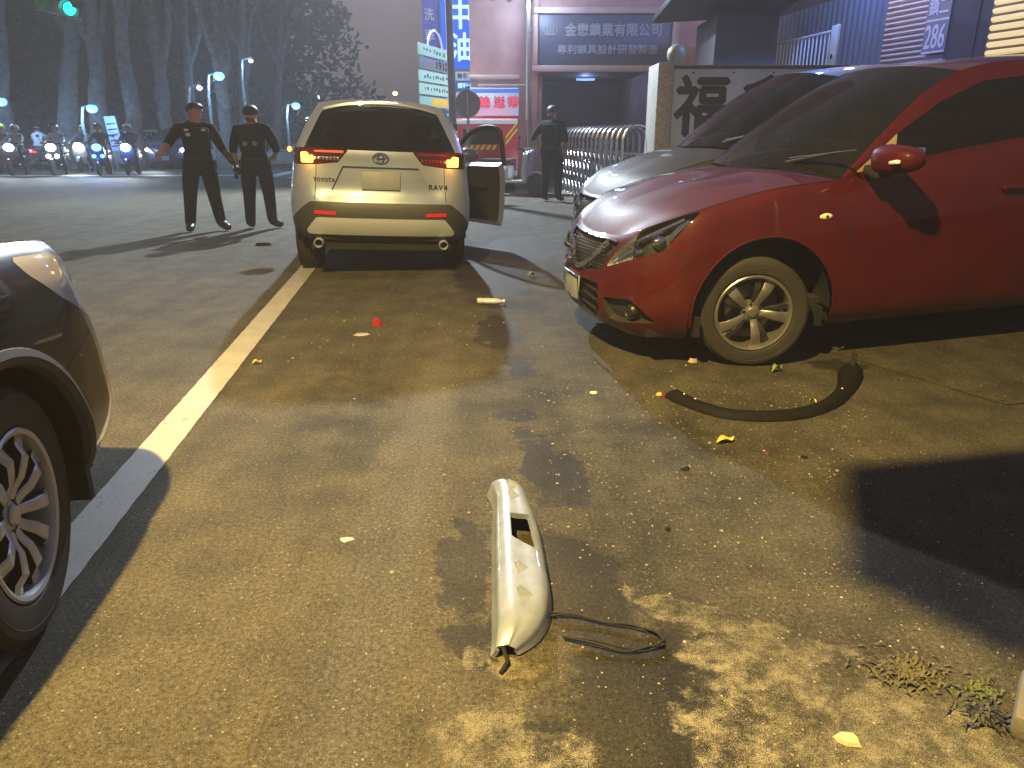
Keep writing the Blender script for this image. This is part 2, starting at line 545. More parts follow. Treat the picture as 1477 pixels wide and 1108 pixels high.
def wheel(parent, c, side, Rr, W, rim, style, steer=0.0, name='wheel', label=None):
    """tyre > rim, brake disc; side = +1 when the outer face looks to +y"""
    M = Matrix.Rotation(steer, 3, 'Z')
    def T(v): return M @ Vector((v[0], v[1] * side, v[2])) + Vector(c)
    b = MB(); h = W / 2
    prof = [(rim, -h * 0.8), (rim + 0.012, -h * 0.95), (rim + (Rr - rim) * 0.45, -h), (rim + (Rr - rim) * 0.8, -h * 0.97), (Rr - 0.010, -h * 0.82)]
    for gy in (-0.55, -0.18, 0.18, 0.55):
        prof += [(Rr - 0.001, (gy - 0.06) * h * 1.2), (Rr - 0.009, (gy - 0.05) * h * 1.2), (Rr - 0.009, (gy + 0.05) * h * 1.2), (Rr - 0.001, (gy + 0.06) * h * 1.2)]
    prof += [(Rr - 0.010, h * 0.82), (rim + (Rr - rim) * 0.8, h * 0.97), (rim + (Rr - rim) * 0.62, h * 1.0), (rim + (Rr - rim) * 0.60, h * 0.985), (rim + (Rr - rim) * 0.42, h), (rim + 0.014, h * 0.95), (rim + 0.004, h * 0.86), (rim - 0.012, h * 0.80)]
    b.lathe(prof, ax='y', n=64)
    b.v = [tuple(T(v)) for v in b.v]
    t = b.build(name, RUBBER, parent, smooth=30, label=label); recalc(t)
    # barrel, lip and spokes
    r = MB()
    lip = [(rim - 0.004, h * 0.86), (rim + 0.004, h * 0.93), (rim - 0.002, h * 0.97), (rim - 0.014, h * 0.93), (rim - 0.020, h * 0.74), (rim - 0.022, -h * 0.8)]
    r.lathe(lip, ax='y', n=56, m=0)
    nsp = 5; face = h * 0.80
    for k in range(nsp):
        a0 = 2 * math.pi * k / nsp + style.get('turn', 0)
        for sg in style['prongs']:
            da0, da1, w0, w1, mi, dp, curve = sg
            pts = []
            for i in range(7):
                f = i / 6
                rad = 0.045 + (rim - 0.016 - 0.045) * f
                ang = a0 + da0 + (da1 - da0) * (f ** curve)
                y = face - dp - 0.020 * (1 - f) ** 2 * 1.4 + (0.012 if 0.3 < f < 0.7 else 0.006) * style.get('bow', 0.5) - (0.012 * f if f > .8 else 0)
                ww = (w0 + (w1 - w0) * f) / 2
                pts.append((rad, ang, y, ww))
            o = len(r.v)
            for (rad, ang, y, ww) in pts:
                cx, cz = rad * math.cos(ang), rad * math.sin(ang); tx, tz = -math.sin(ang), math.cos(ang)
                for (e, yy) in ((-1, y - 0.004), (-0.75, y), (0.75, y), (1, y - 0.004), (0.8, y - 0.035), (-0.8, y - 0.035)):
                    r.v.append((cx + tx * ww * e, yy, cz + tz * ww * e))
            for i in range(6):
                for j in range(6):
                    r.f.append((o + i * 6 + j, o + i * 6 + (j + 1) % 6, o + (i + 1) * 6 + (j + 1) % 6, o + (i + 1) * 6 + j)); r.m.append(mi if j in (0, 1, 2) else 1)
    r.lathe([(0, face - 0.006), (0.026, face - 0.008), (0.031, face - 0.014), (0.031, face - 0.02), (0.06, face - 0.028), (0.066, face - 0.05), (0.066, face - 0.09)], ax='y', n=28, m=0)
    for k in range(5):
        a = 2 * math.pi * (k + 0.5) / 5 + style.get('turn', 0)
        r.lathe([(0, 0.014), (0.009, 0.012), (0.011, 0.0), (0.013, -0.01)], c=(0.05 * math.cos(a), face - 0.03, 0.05 * math.sin(a)), ax='y', n=8, m=1)
    r.v = [tuple(T(v)) for v in r.v]
    ro = r.build('rim', [style.get('mat') or ALLOY, ALLOYD], t, smooth=35); recalc(ro)
    d = MB()
    d.lathe([(0.0, -0.02), (0.07, -0.02), (0.075, -0.035), (0.150, -0.035), (0.150, -0.05), (0.0, -0.05)], ax='y', n=36)
    d.bbox((-0.125, -0.035, 0.03), (0.06, 0.07, 0.14), 0.015)
    d.lathe([(rim - 0.03, -h * 0.85), (0, -h * 0.85)], ax='y', n=28)
    d.v = [tuple(T(v)) for v in d.v]
    recalc(d.build('brake_disc', BRAKE, t, smooth=35))
    return t

def arch_liner(parent, c, Ra, y0, y1, zlow, n=28):
    b = MB()
    b.lathe([(Ra, y0), (Ra, y1), (0.02, y1)], c=(c[0], 0, c[1]), ax='y', n=n)
    return b

STYLE_RED = dict(mat=ALLOYR, turn=R(66), bow=0.8, prongs=[(-0.02, -0.08, 0.036, 0.070, 0, 0.0, 1.0), (0.34, 0.25, 0.016, 0.046, 1, 0.008, 1.2)])
STYLE_CRV = dict(turn=R(30), bow=1.6, prongs=[(-0.30, -0.34, 0.030, 0.052, 0, 0.0, 1.5), (0.30, 0.34, 0.030, 0.052, 0, 0.0, 1.5)])

def cut_arch(sh, centres, Ra):
    for (cl, cz) in centres:
        d = np.hypot(sh.A[:, 3] - cl, sh.A[:, 1] - cz) - Ra
        flank = sh.A[:, 0] > 0.95
        d = np.where(flank, d, np.abs(d) + 0.01)
        _, sh = sh.clip(d)
    return sh

def arch_lip(shell, cl, cz, Ra, w, zmin, h=0.0):
    """points of the arch edge on the flank"""
    pts = []
    for a in np.linspace(-0.35, math.pi + 0.35, 46):
        l = cl + Ra * math.cos(a); z = cz + Ra * math.sin(a)
        if z < zmin: continue
        S = float(np.interp(l, shell.plan[5:, 0], shell.S[5:]))
        p, n = shell.point(S, z); pts.append(Vector(p) + Vector(n) * h)
    return pts

def glasshouse(sh, ctrl, n=90, k=16, bulge=0.03):
    """ctrl rows: (top x, y, z, belt l)"""
    c = np.array(ctrl, float)
    cc = spline(c, n)
    top = cc[:, :3]; bot = sh.edge_l(np.minimum(cc[:, 3], sh.edge[:, 0].max() - 0.002))
    v = np.linspace(0, 1, k)[None, :, None]
    P = bot[:, None] * (1 - v) + top[:, None] * v
    hgt = np.clip((top[:, 2] - bot[:, 2]) / 0.45, 0, 1)[:, None]
    P[:, :, 1] += bulge * (4 * v[..., 0] * (1 - v[..., 0])) * hgt
    A = np.stack([P[:, :, 0], P[:, :, 2]], -1)
    return Sheet.grid(P, A).flip(), top, bot

def car_common(root, sh, paint, spec):
    """bonnet, screens, roof, glasshouse and floor shared by all four cars; returns the sheets left for the body mesh"""
    body = []
    sc, cw = spec['corner'], spec['cowl_l']
    S_c = float(np.interp(cw, sh.edge[20:, 0], sh.S[20:]))
    nh = 34
    front = sh.edge_s(np.linspace(0, sc, 24)); flank = sh.edge_s(np.linspace(sc, S_c, nh))
    cen = np.array(spec['hood'], float); cen[0] = front[0]
    cen = spline(cen, nh)
    cowl = spline(np.array([cen[-1], spec['cowl_mid'], flank[-1]], float), 24)
    P = coons(cen, flank, front, cowl, nh, 24)
    u = np.linspace(0, 1, nh)[:, None]; v = np.linspace(0, 1, 24)[None]
    P[:, :, 2] += spec.get('hood_crown', 0.012) * np.sin(math.pi * np.clip(u, 0, 1)) * np.sin(math.pi * v) 
    hood = Sheet.grid(P)
    pil = spline(np.array([flank[-1]] + spec['pillar'], float), 26)
    roofF = spline(np.array(spec['roof_front'] + [pil[-1]], float), 24)
    wc = spline(np.array([cen[-1] + np.array([0.02, 0, 0.012])] + spec['screen_mid'] + [roofF[0]], float), 26)
    cowl2 = cowl + np.array([0.02, 0, 0.012]) * (1 - np.linspace(0, 1, 24) ** 6)[:, None]
    W = coons(wc, pil, cowl2, roofF, 26, 24)
    wind = Sheet.grid(W)
    return hood, wind, pil, roofF, cowl, cen

def interior(root, l0, l1, hw, zf, zs):
    b = MB()
    b.box(((l0 + l1) / 2, 0, zf), (l1 - l0, 2 * hw, 0.04))
    for l in (l0 + 0.75, l0 + 1.65):
        for y in (-0.38, 0.38):
            b.bbox((l, y, zf + 0.28), (0.5, 0.5, 0.16), 0.05)
            b.bbox((l + 0.3, y, zf + 0.62), (0.16, 0.5, 0.62), 0.06, rot=(0, R(-14), 0))
            b.bbox((l + 0.42, y, zf + 1.0), (0.1, 0.26, 0.16), 0.04, rot=(0, R(-14), 0))
    b.bbox((l0 + 0.12, 0, zs - 0.12), (0.45, 2 * hw - 0.1, 0.2), 0.06)
    b.tube([(l0 + 0.42 + 0.05 * math.sin(a), -0.38 + 0.18 * math.cos(a), zs - 0.03 + 0.17 * math.sin(a)) for a in np.linspace(0, 2 * math.pi, 20)[:-1]], 0.014, 6, closed=True)
    return b.build('interior', DARKIN, root, smooth=40)

def build_hatch(root, paint, detail=True, mdx=0.0, steer=0.0, front=None, HL=None, mirrors=(1, -1), WR=.335, rimr=.228, style=None, flare=None, arch=.462, lens=None):
    style = style or STYLE_RED
    prof = {
        'nose':   [-.10, -.045, 0, .005, -.01, -.035, -.065, -.10, -.14],
        'nose2':  [-.10, -.045, 0, .0, -.02, -.045, -.075, -.105, -.135],
        'corner': [-.085, -.04, 0, .0, -.012, -.035, -.058, -.085, -.115],
        'fender': [-.07, -.025, 0, .002, 0, -.008, -.02, -.045, -.078],
        'door':   [-.075, -.03, -.006, 0, -.003, -.012, -.028, -.05, -.066],
        'tail':   [-.10, -.04, 0, 0, -.01, -.03, -.05, -.07, -.09]}
    st = [(-.905, 0, .21, .775, 'nose'), (-.888, .25, .21, .78, 'nose'), (-.838, .48, .20, .795, 'nose2'), (-.74, .69, .20, .845, 'corner'),
          (-.58, .815, .20, .90, 'corner'), (-.42, .868, .205, .948, 'fender'), (-.2, .888, .21, 1.0, 'fender'), (0, .897, .22, 1.043, 'fender'),
          (.3, .90, .22, 1.075, 'door'), (.5, .90, .22, 1.085, 'door'), (.9, .902, .22, 1.135, 'door'), (1.3, .902, .22, 1.195, 'door'),
          (1.8, .90, .22, 1.25, 'door'), (2.4, .898, .22, 1.275, 'door'), (2.95, .88, .24, 1.28, 'door'), (3.25, .82, .28, 1.26, 'tail'),
          (3.42, .65, .30, 1.21, 'tail'), (3.48, .35, .30, 1.20, 'tail'), (3.50, 0, .30, 1.20, 'tail')]
    if front: st = front + st[8:]
    sh = Shell(st, prof, n=190, k=46, front_corner=0.74)
    spec = dict(corner=0.74, cowl_l=.48, hood=[(0, 0, 0), (-.62, 0, .90), (-.3, 0, 1.02), (0, 0, 1.095), (.17, 0, 1.13)], cowl_mid=(.27, .45, 1.13),
                pillar=[(.76, .775, 1.33), (1.08, .70, 1.555), (1.33, .655, 1.66)], roof_front=[(1.20, 0, 1.725), (1.23, .35, 1.71)],
                screen_mid=[(.68, 0, 1.455)], hood_crown=0.018)
    hood, wind, pil, roofF, cowl, cen = car_common(root, sh, paint, spec)
    WC = (0.0, .335)
    side = cut_arch(sh.side, [(0.02, .33), (2.72, .33)], arch)
    parts = {}
    HL = HL or [(.45, .605), (.52, .70), (.60, .765), (.72, .835), (.82, .88), (1.0, .925), (1.13, .955), (1.03, .875), (.95, .79), (.90, .735), (.72, .685), (.55, .635)]
    GR = [(-.05, .56), (.30, .56), (.42, .60), (.47, .69), (.52, .76), (.40, .762), (-.05, .757)]
    IN = [(-.05, .27), (.36, .27), (.44, .36), (.40, .50), (-.05, .50)]
    FG = [(.47, .425), (.70, .445), (.77, .40), (.87, .31), (.60, .288), (.53, .295)]
    hl, side = side.poly(HL); gr, side = side.poly(GR); inn, side = side.poly(IN); fg, side = side.poly(FG)
    DR = [(.48, 1.5), (.485, 1.04), (.51, .90), (.57, .60), (.585, .275), (1.78, .275), (1.80, 1.5)]
    door, side = side.poly(DR, (3, 1))
    # glasshouse
    gh, top, bot = glasshouse(sh, [(*pil[0], .48), (.76, .775, 1.33, .58), (1.08, .70, 1.555, .85), (1.33, .655, 1.66, 1.15), (2.0, .64, 1.715, 2.0), (2.8, .63, 1.685, 2.75), (3.2, .61, 1.62, 3.2)])
    DLO = [(.565, 1.115), (.9, 1.17), (1.3, 1.228), (1.81, 1.282), (2.6, 1.315), (3.0, 1.318), (2.9, 1.54), (2.6, 1.61), (2.0, 1.635), (1.45, 1.595), (1.14, 1.485), (.84, 1.32)]
    glass, gh = gh.poly(DLO)
    sail, glass = glass.poly([(.5, 1.0), (.80, 1.1), (.90, 1.6), (.5, 1.6)])
    bpil, glass = glass.poly([(1.79, 1), (1.90, 1), (1.90, 2), (1.79, 2)])
    roofc = spline(np.array([roofF[0], (2.0, 0, 1.775), (2.8, 0, 1.745), (3.3, 0, 1.665)]), 24)
    rail = spline(np.array([pil[-1], (2.0, .64, 1.715), (2.8, .63, 1.685), (3.2, .61, 1.62)]), 24)
    roofR = spline(np.array([roofc[-1], (3.27, .35, 1.65), rail[-1]]), 24)
    roof = Sheet.grid(coons(roofc, rail, roofF, roofR, 24, 24))
    tl = sh.edge_l(3.2); tS = sh.S[-1]
    iS = float(np.interp(3.2, sh.edge[20:170, 0], sh.S[20:170]))
    tailE = sh.edge_s(np.linspace(tS, iS, 24))
    rg = Sheet.grid(coons(np.linspace(roofc[-1], tailE[0], 20), np.linspace(rail[-1], tailE[-1], 20), roofR, tailE, 20, 24))
    # body mesh
    b = MB()
    for x in both(side) + both(gh) + both(roof): b.sheet(x)
    body = b.build('body', paint, root, smooth=40)
    bb = MB()
    for x in both(hood): bb.sheet(x)
    bb.build('bonnet', paint, root, smooth=40)
    for q in (door, door.mirror()):
        d = sheets_mb([q.plug(.02)]).build('door', paint, root, smooth=40)
        s_ = -1 if q is not door else 1
        hb = MB(); hb.bbox((1.62, s_ * .905, .985), (.19, .035, .032), .012); hb.build('handle', paint, d)
    # wheel arches and floor
    b = MB()
    for cl in (0.02, 2.72):
        for s_ in (1, -1):
            b.lathe([(.458, s_ * .86), (.50, s_ * .42), (.02, s_ * .42)], c=(cl, 0, .33), ax='y', n=30, arc=math.pi)
            b.box((cl + .40, s_ * .66, .28), (.03, .40, .12)); b.box((cl - .40, s_ * .66, .28), (.03, .40, .12))
    b.box((1.35, 0, .24), (4.0, 1.5, .05))
    b.box((-.58, 0, .28), (.3, .9, .05))
    b.box((-.05, 0, .55), (.9, .8, .5))
    b.build('underbody', SEAM, root)
    for s_ in (1, -1):
        for cl in (.02, 2.72):
            b = MB()
            lr = flare or .009
            pts = [Vector((v.x, v.y * s_, v.z)) for v in arch_lip(sh, cl, .33, arch + (.026 if flare else 0), 0, .27)]
            b.tube([v - Vector((0, lr * .6 * s_, 0)) for v in pts], lr, 8)
            b.build('arch_lip', PLASTIC if flare else paint, root)
    # glass
    sheets_mb(both(wind)).build('windscreen', CLEARG, root, smooth=60)
    for q in (glass, glass.mirror()): sheets_mb([q.offset(-.004)]).build('side_window', TINT, root, smooth=60)
    sheets_mb(both(rg)).build('rear_window', TINT, root, smooth=60)
    for q in (sail, sail.mirror()): sheets_mb([q.offset(.003)]).build('sail_panel', BEIGE if detail else PLASTIC, root, smooth=60)
    for q in (bpil, bpil.mirror()): sheets_mb([q.offset(.002)]).build('door_pillar', PLASTIC, root, smooth=60)
    interior(root, .3, 3.3, .74, .35, 1.12)
    # front lamps
    for q in (hl, hl.mirror()):
        q1, q2 = q.clip(q.A[:, 0] - .70)
        h = sheets_mb([q2.sunk(.055)]).build('headlight', ALLOYD, root, smooth=50)
        sheets_mb([q1.sunk(.03)]).build('bowl', SATIN, h, smooth=50)
        s_ = 1 if q is hl else -1
        m = MB()
        for (S, z, r) in ((.66, .715, .045), (.84, .79, .042)):
            pt, n = sh.point(S, z); c = Vector((pt[0], pt[1], pt[2])) - Vector(n) * .04
            rot = Vector((0, 0, 1)).rotation_difference(Vector((-1, .15, .0))).to_matrix()
            m.lathe([(0, .03), (r * .6, .024), (r * .92, .004), (r, .0), (r * 1.12, .012), (r * 1.15, -.03)], c=c, n=22, M=rot)
        pts, ns = sh.path([(.50, .655), (.60, .725), (.72, .79), (.85, .845), (1.02, .915)], n=24)
        m.tube([Vector(a) - Vector(n_) * .012 for a, n_ in zip(pts, ns)], .015, 6)
        pts, ns = sh.path([(.56, .66), (.62, .70), (.70, .735)], n=14)
        m.tube([Vector(a) - Vector(n_) * .03 for a, n_ in zip(pts, ns)], .03, 8)
        pts, ns = sh.path([(.93, .80), (.97, .85), (1.05, .905)], n=12)
        m.tube([Vector(a) - Vector(n_) * .016 for a, n_ in zip(pts, ns)], .016, 6)
        m.v = [(v[0], v[1] * s_, v[2]) for v in m.v]
        recalc(m.build('reflector', CHROME, h))
        sheets_mb([q.offset(.001)]).build('lens', lens or LENS, h, smooth=60)
    g = sheets_mb([x.sunk(.035) for x in both(gr)]).build('grille', PLASTIC, root, smooth=40)
    m = MB()
    for s_ in (1, -1):
        pts, ns = sh.path([(.415, .752), (.30, .655), (.18, .585), (.08, .572)], n=26)
        m.tube([(a[0] - .012, a[1] * s_, a[2]) for a in pts], [.02] * 26, 8)
        pts, ns = sh.path([(.02, .758), (.2, .759), (.40, .762), (.50, .757)], n=18)
        m.tube([(a[0] - .004, a[1] * s_, a[2]) for a in pts], .007, 6)
    m.tube([(-.915, .085 * math.cos(a), .685 + .085 * math.sin(a)) for a in np.linspace(0, 2 * math.pi, 25)[:-1]], .011, 6, closed=True)
    m.bbox((-.925, 0, .685), (.02, .23, .034), .006)
    m.build('emblem', CHROME, g)
    m = MB()
    for z in np.arange(.585, .75, .022):
        for y in np.arange(.02, .45, .03):
            if y > .12 + (z - .56) * 1.5: continue
            for s_ in (1, -1):
                m.ell((-.868 + .3 * y * y, s_ * y, z), (.006, .010, .006), 6, 4)
        for s_ in (1, -1):
            for y in np.arange(.20 + (z - .56) * 1.35, .44, .03):
                m.ell((-.862 + .3 * y * y, s_ * y, z), (.006, .010, .006), 6, 4)
    m.build('studs', ALLOYD, g, kind='stuff')
    k = sheets_mb([x.sunk(.05) for x in both(inn)]).build('intake', PLASTIC, root, smooth=40)
    m = MB()
    for z in (.33, .39, .45): m.bbox((-.86, 0, z), (.02, .74, .012), .004)
    m.build('slat', PLASTIC, k)
    for q in (fg, fg.mirror()):
        h = sheets_mb([q.sunk(.045)]).build('fog_lamp', PLASTIC, root, smooth=40)
        s_ = 1 if q is fg else -1
        pt, n = sh.point(.70, .365)
        m = MB(); rot = Vector((0, 0, 1)).rotation_difference(Vector((-1, .35, 0))).to_matrix()
        c = Vector(pt) - Vector(n) * .03
        m.lathe([(0, .018), (.03, .014), (.042, .0), (.05, .008), (.053, -.02)], c=c, n=22, M=rot)
        m.v = [(v[0], v[1] * s_, v[2]) for v in m.v]
        recalc(m.build('lens', ALLOYD, h))
    m = MB(); m.bbox((-.908, 0, .425), (.012, .30, .15), .004, rot=(0, R(6), 0)); pl = m.build('number_plate', mat('plain_plate', (.24, .26, .31), .5, var=(9, .1)), root)
    m = MB()
    m.tube([(-.912, -.155, .345), (-.912, .155, .345), (-.918, .155, .505), (-.918, -.155, .505)], .006, 6, closed=True)
    m.build('plate_frame', CHROME, pl)
    # seams, markers, mirrors, wipers
    m = MB()
    def seam(pts, w=.006):
        for s_ in (1, -1):
            P_, N_ = sh.path([(float(np.interp(l, sh.plan[5:, 0], sh.S[5:])), z) for l, z in pts], n=30)
            ribbon([(a[0], a[1] * s_, a[2]) for a in P_], [(n_[0], n_[1] * s_, n_[2]) for n_ in N_], w).build('panel_gap', SEAM, root, smooth=0)
    seam([(.483, 1.065), (.51, .90), (.57, .60), (.585, .275)])
    seam([(1.80, 1.22), (1.79, .9), (1.78, .275)])
    seam([(.585, .275), (1.2, .275), (1.78, .275)], .005)
    seam([(-.62, .735), (-.52, .715), (-.42, .70), (-.31, .655)], .004)
    eg = sh.edge_s(np.linspace(.74, float(np.interp(.48, sh.edge[20:, 0], sh.S[20:])), 40))
    for s_ in (1, -1):
        ribbon([(a[0], a[1] * s_, a[2]) for a in eg], [(0, .5 * s_, .86)] * 40, .007, .002).build('panel_gap', SEAM, root, smooth=0)
    for s_ in (1, -1):
        m = MB()
        pt, n = sh.point(float(np.interp(.375, sh.plan[5:, 0], sh.S[5:])), .885)
        m.ell((pt[0], pt[1] * s_, pt[2]), (.042, .014, .019), 16, 8)
        o = m.build('side_marker', mat('marker_lens', (.75, .62, .38), .15), root)
        m = MB(); m.ell((pt[0], (pt[1] + .009) * s_, pt[2]), (.012, .008, .010), 10, 6); m.build('bulb', ALLOYD, o)
        if s_ not in mirrors: continue
        m = MB()
        V = []
        for i in range(13):
            a = -math.pi / 2 + math.pi * i / 12
            for j in range(20):
                w = 2 * math.pi * j / 20
                sp = lambda x, e: math.copysign(abs(x) ** e, x)
                x = .085 * sp(math.cos(w), .8) * sp(math.cos(a), .7); yy = .145 * sp(math.sin(a), .8); zz = .078 * sp(math.sin(w), .75) * sp(math.cos(a), .6)
                V.append((.665 + mdx + x + .05 * (yy / .145) * .5, (1.065 + yy) * s_, 1.195 + zz * (1 - .18 * yy / .145)))
        fs = [(i * 20 + j, i * 20 + (j + 1) % 20, (i + 1) * 20 + (j + 1) % 20, (i + 1) * 20 + j) for i in range(12) for j in range(20)]
        m.add(V, fs); mr = recalc(m.build('wing_mirror', paint, root, smooth=50))
        m = MB(); m.bbox((.65 + mdx, .925 * s_, 1.125), (.10, .14, .05), .015, rot=(R(-14 * s_), 0, 0)); m.build('mirror_stalk', PLASTIC, mr)
        m = MB(); m.bbox((.593 + mdx, 1.125 * s_, 1.185), (.03, .13, .024), .01, rot=(R(5 * s_), 0, R(16 * s_))); m.build('turn_signal', mat('mirror_signal', (.8, .8, .78), .12, coat=1.0), mr)
        m = MB(); m.bbox((.745 + mdx, 1.06 * s_, 1.198), (.012, .21, .115), .005); m.build('mirror_glass', CHROME, mr)
    m = MB()
    for (y, sg) in ((-.42, 1), (.2, 1)):
        a = Vector((.27, y, 1.165)); e = Vector((.52, y - .02 - .48, 1.30))
        bse = Vector((.30 + .10 * abs(y), y, 1.165))
        m.tube([bse, bse + Vector((.06, -.25, .045)), bse + Vector((.12, -.42, .075))], [.012, .009, .007], 6)
        m.tube([bse + Vector((.03, -.02, .03)), bse + Vector((.13, -.55, .085))], .006, 5)
    m.build('wiper', PLASTIC, root)
    for l in (0.0, 2.70):
        for s_ in (1, -1):
            wheel(root, (l, s_ * (.765 if not flare else .75), WR), s_, WR, .215 if not flare else .225, rimr, style, steer=R(steer) if l == 0 else 0)
    return sh

RED_ORG = Vector((1.49 - .88 * math.sin(R(11)), 4.30 + .88 * math.cos(R(11)), 0))
red = empty('red_car', RED_ORG, R(11), 'glossy red hatchback parked nose to the road, nearest of the parked cars', 'car', 'cars parked on the forecourt')
red.rotation_euler = (0, R(-2.4), R(11))
build_hatch(red, RED, steer=-13, mirrors=(-1,))

# the grey car beside it
GA = R(11)
grey = empty('grey_car', RED_ORG + Vector((math.cos(GA), math.sin(GA), 0)) * 0.68 + Vector((-math.sin(GA), math.cos(GA), 0)) * 2.25, GA,
             'grey car mostly hidden behind the red hatchback, in front of the banner wall', 'car', 'cars parked on the forecourt')
grey.rotation_euler = (0, R(-2.4), GA)
grey.scale = (1, 1, 1.075)
build_hatch(grey, GREY, mirrors=(-1,))

# the black car at the left edge, seen at its front right wheel
bf = [(-1.0, 0, .25, .96, 'nose'), (-.985, .3, .25, .97, 'nose'), (-.94, .55, .25, .985, 'nose2'), (-.86, .72, .25, 1.0, 'corner'), (-.72, .825, .27, 1.02, 'corner'),
      (-.5, .868, .28, 1.05, 'fender'), (-.25, .885, .29, 1.075, 'fender'), (0, .893, .30, 1.085, 'fender')]
BA = R(-83.5)
bx = Vector((math.cos(BA), math.sin(BA), 0)); by = Vector((-math.sin(BA), math.cos(BA), 0))
black = empty('black_car', Vector((-1.33, 1.80, 0)) - by * .87, BA, 'black car with a silver spoked wheel, standing beside the white line', 'car')
build_hatch(black, BLACKP, front=bf, mirrors=(1, -1), mdx=.27, lens=LENSW, steer=8, WR=.36, rimr=.238, style=STYLE_CRV, flare=.03, arch=.455,
            HL=[(.66, .74), (.78, .86), (.95, .965), (1.15, 1.015), (1.40, 1.035), (1.36, .985), (1.20, .88), (1.0, .79), (.82, .73)])

# ------------------------------------------------------------------ silver SUV
def build_suv(root, unroll):
    prof = {'nose': [-.08, -.03, 0, .0, -.01, -.03, -.06, -.09, -.12], 'side': [-.06, -.015, 0, .004, 0, -.008, -.025, -.045, -.065],
            'qtr': [-.07, -.02, .004, .012, .004, -.008, -.02, -.035, -.05], 'rear': [-.10, -.03, .008, .012, 0, -.02, -.03, -.036, -.045],
            'rearc': [-.13, -.045, .02, .02, -.035, -.045, -.05, -.052, -.058]}
    st = [(-.82, 0, .28, .86, 'nose'), (-.80, .4, .28, .87, 'nose'), (-.68, .70, .28, .91, 'nose'), (-.45, .835, .3, .96, 'side'), (-.2, .862, .31, .985, 'side'),
          (.1, .868, .31, 1.01, 'side'), (.6, .868, .30, 1.04, 'side'), (1.4, .868, .30, 1.07, 'side'), (2.0, .87, .30, 1.10, 'side'), (2.5, .874, .33, 1.14, 'qtr'),
          (2.9, .868, .38, 1.18, 'qtr'), (3.16, .83, .37, 1.205, 'rear'), (3.29, .71, .355, 1.21, 'rear'), (3.345, .5, .345, 1.205, 'rearc'), (3.37, .25, .34, 1.2, 'rearc'), (3.375, 0, .34, 1.2, 'rearc')]
    sh = Shell(st, prof, n=220, k=52, front_corner=.78)
    spec = dict(corner=.78, cowl_l=.62, hood=[(0, 0, 0), (-.5, 0, .97), (0, 0, 1.04), (.4, 0, 1.075)], cowl_mid=(.48, .45, 1.07),
                pillar=[(.95, .74, 1.28), (1.2, .67, 1.46), (1.4, .63, 1.55)], roof_front=[(1.22, 0, 1.60), (1.27, .35, 1.59)], screen_mid=[(.82, 0, 1.34)], hood_crown=.02)
    hood, wind, pil, roofF, cowl, cen = car_common(root, sh, SILVER, spec)
    side = cut_arch(sh.side, [(0, .36), (2.515, .36)], .43)
    LP = [(.30, 1.4), (.31, 1.19), (.40, 1.085), (.62, 1.06), (.86, 1.055), (1.06, 1.08), (1.12, 1.14), (1.02, 1.4)]
    CLD = [(-.1, .73), (.66, .73), (.80, .63), (.93, .53), (1.6, .46), (1.6, 0), (-.1, 0)]
    REC = [(-.1, 1.055), (.36, 1.055), (.47, .84), (.44, .80), (-.1, .80)]
    SK = [(-.1, .585), (.60, .585), (.71, .465), (.71, .43), (-.1, .43)]
    lamp_s, side = side.poly(LP, (2, 1)); cld, side = side.poly(CLD, (2, 1)); rec, side = side.poly(REC, (2, 1))
    skid, cld = cld.poly(SK, (2, 1))
    tg, side = side.poly([(-.1, 1.5), (.61, 1.5), (.61, 1.06), (.625, .5), (-.1, .5)], (2, 1))
    DR = [(.60, 1.5), (.60, .32), (1.60, .32), (1.63, 1.5)]
    door, side2 = side.poly(DR, (3, 1))
    sill2, side2b = side2.clip(side2.A[:, 1] * 0 + 1)
    amb, lamp_s = lamp_s.poly([(.63, 1.075), (.775, 1.075), (.785, 1.165), (.70, 1.172)], (2, 1))
    led, lamp_s = lamp_s.poly([(.34, 1.172), (.63, 1.172), (.63, 1.19), (.34, 1.193)], (2, 1))
    gh, top, bot = glasshouse(sh, [(*pil[0], .62), (.95, .74, 1.28, .72), (1.2, .67, 1.46, .95), (1.4, .63, 1.55, 1.2), (2.0, .615, 1.605, 2.0), (2.6, .60, 1.62, 2.6), (3.03, .575, 1.61, 3.12)], bulge=.035)
    DLO = [(.72, 1.10), (1.4, 1.115), (2.0, 1.14), (2.45, 1.18), (2.75, 1.24), (2.82, 1.33), (2.6, 1.54), (2.0, 1.545), (1.48, 1.50), (1.15, 1.36)]
    glass, gh = gh.poly(DLO)
    roofc = spline(np.array([roofF[0], (2.0, 0, 1.655), (2.6, 0, 1.668), (3.07, 0, 1.652)]), 24)
    rail = spline(np.array([pil[-1], (2.0, .615, 1.605), (2.6, .60, 1.62), (3.03, .575, 1.61)]), 24)
    roofR = spline(np.array([roofc[-1], (3.06, .35, 1.645), rail[-1]]), 24)
    roof = Sheet.grid(coons(roofc, rail, roofF, roofR, 24, 24))
    tS = sh.S[-1]; iS = float(np.interp(3.12, sh.edge[20:190, 0], sh.S[20:190]))
    tailE = sh.edge_s(np.linspace(tS, iS, 40))
    b0 = spline(np.array([roofc[-1], (3.20, 0, 1.45), tailE[0]]), 30); b1 = spline(np.array([rail[-1], (3.09, .69, 1.43), tailE[-1]]), 30)
    Pg = coons(b0, b1, spline(roofR, 40), tailE, 30, 40)
    rg = Sheet.grid(Pg, np.stack([Pg[:, :, 1], Pg[:, :, 2]], -1))
    rgl, rgf = rg.poly([(-.1, 1.602), (.49, 1.585), (.545, 1.53), (.705, 1.21), (.705, 1.0), (-.1, 1.0)])
    # body: the right front door opening is cut, its door stands open
    b = MB()
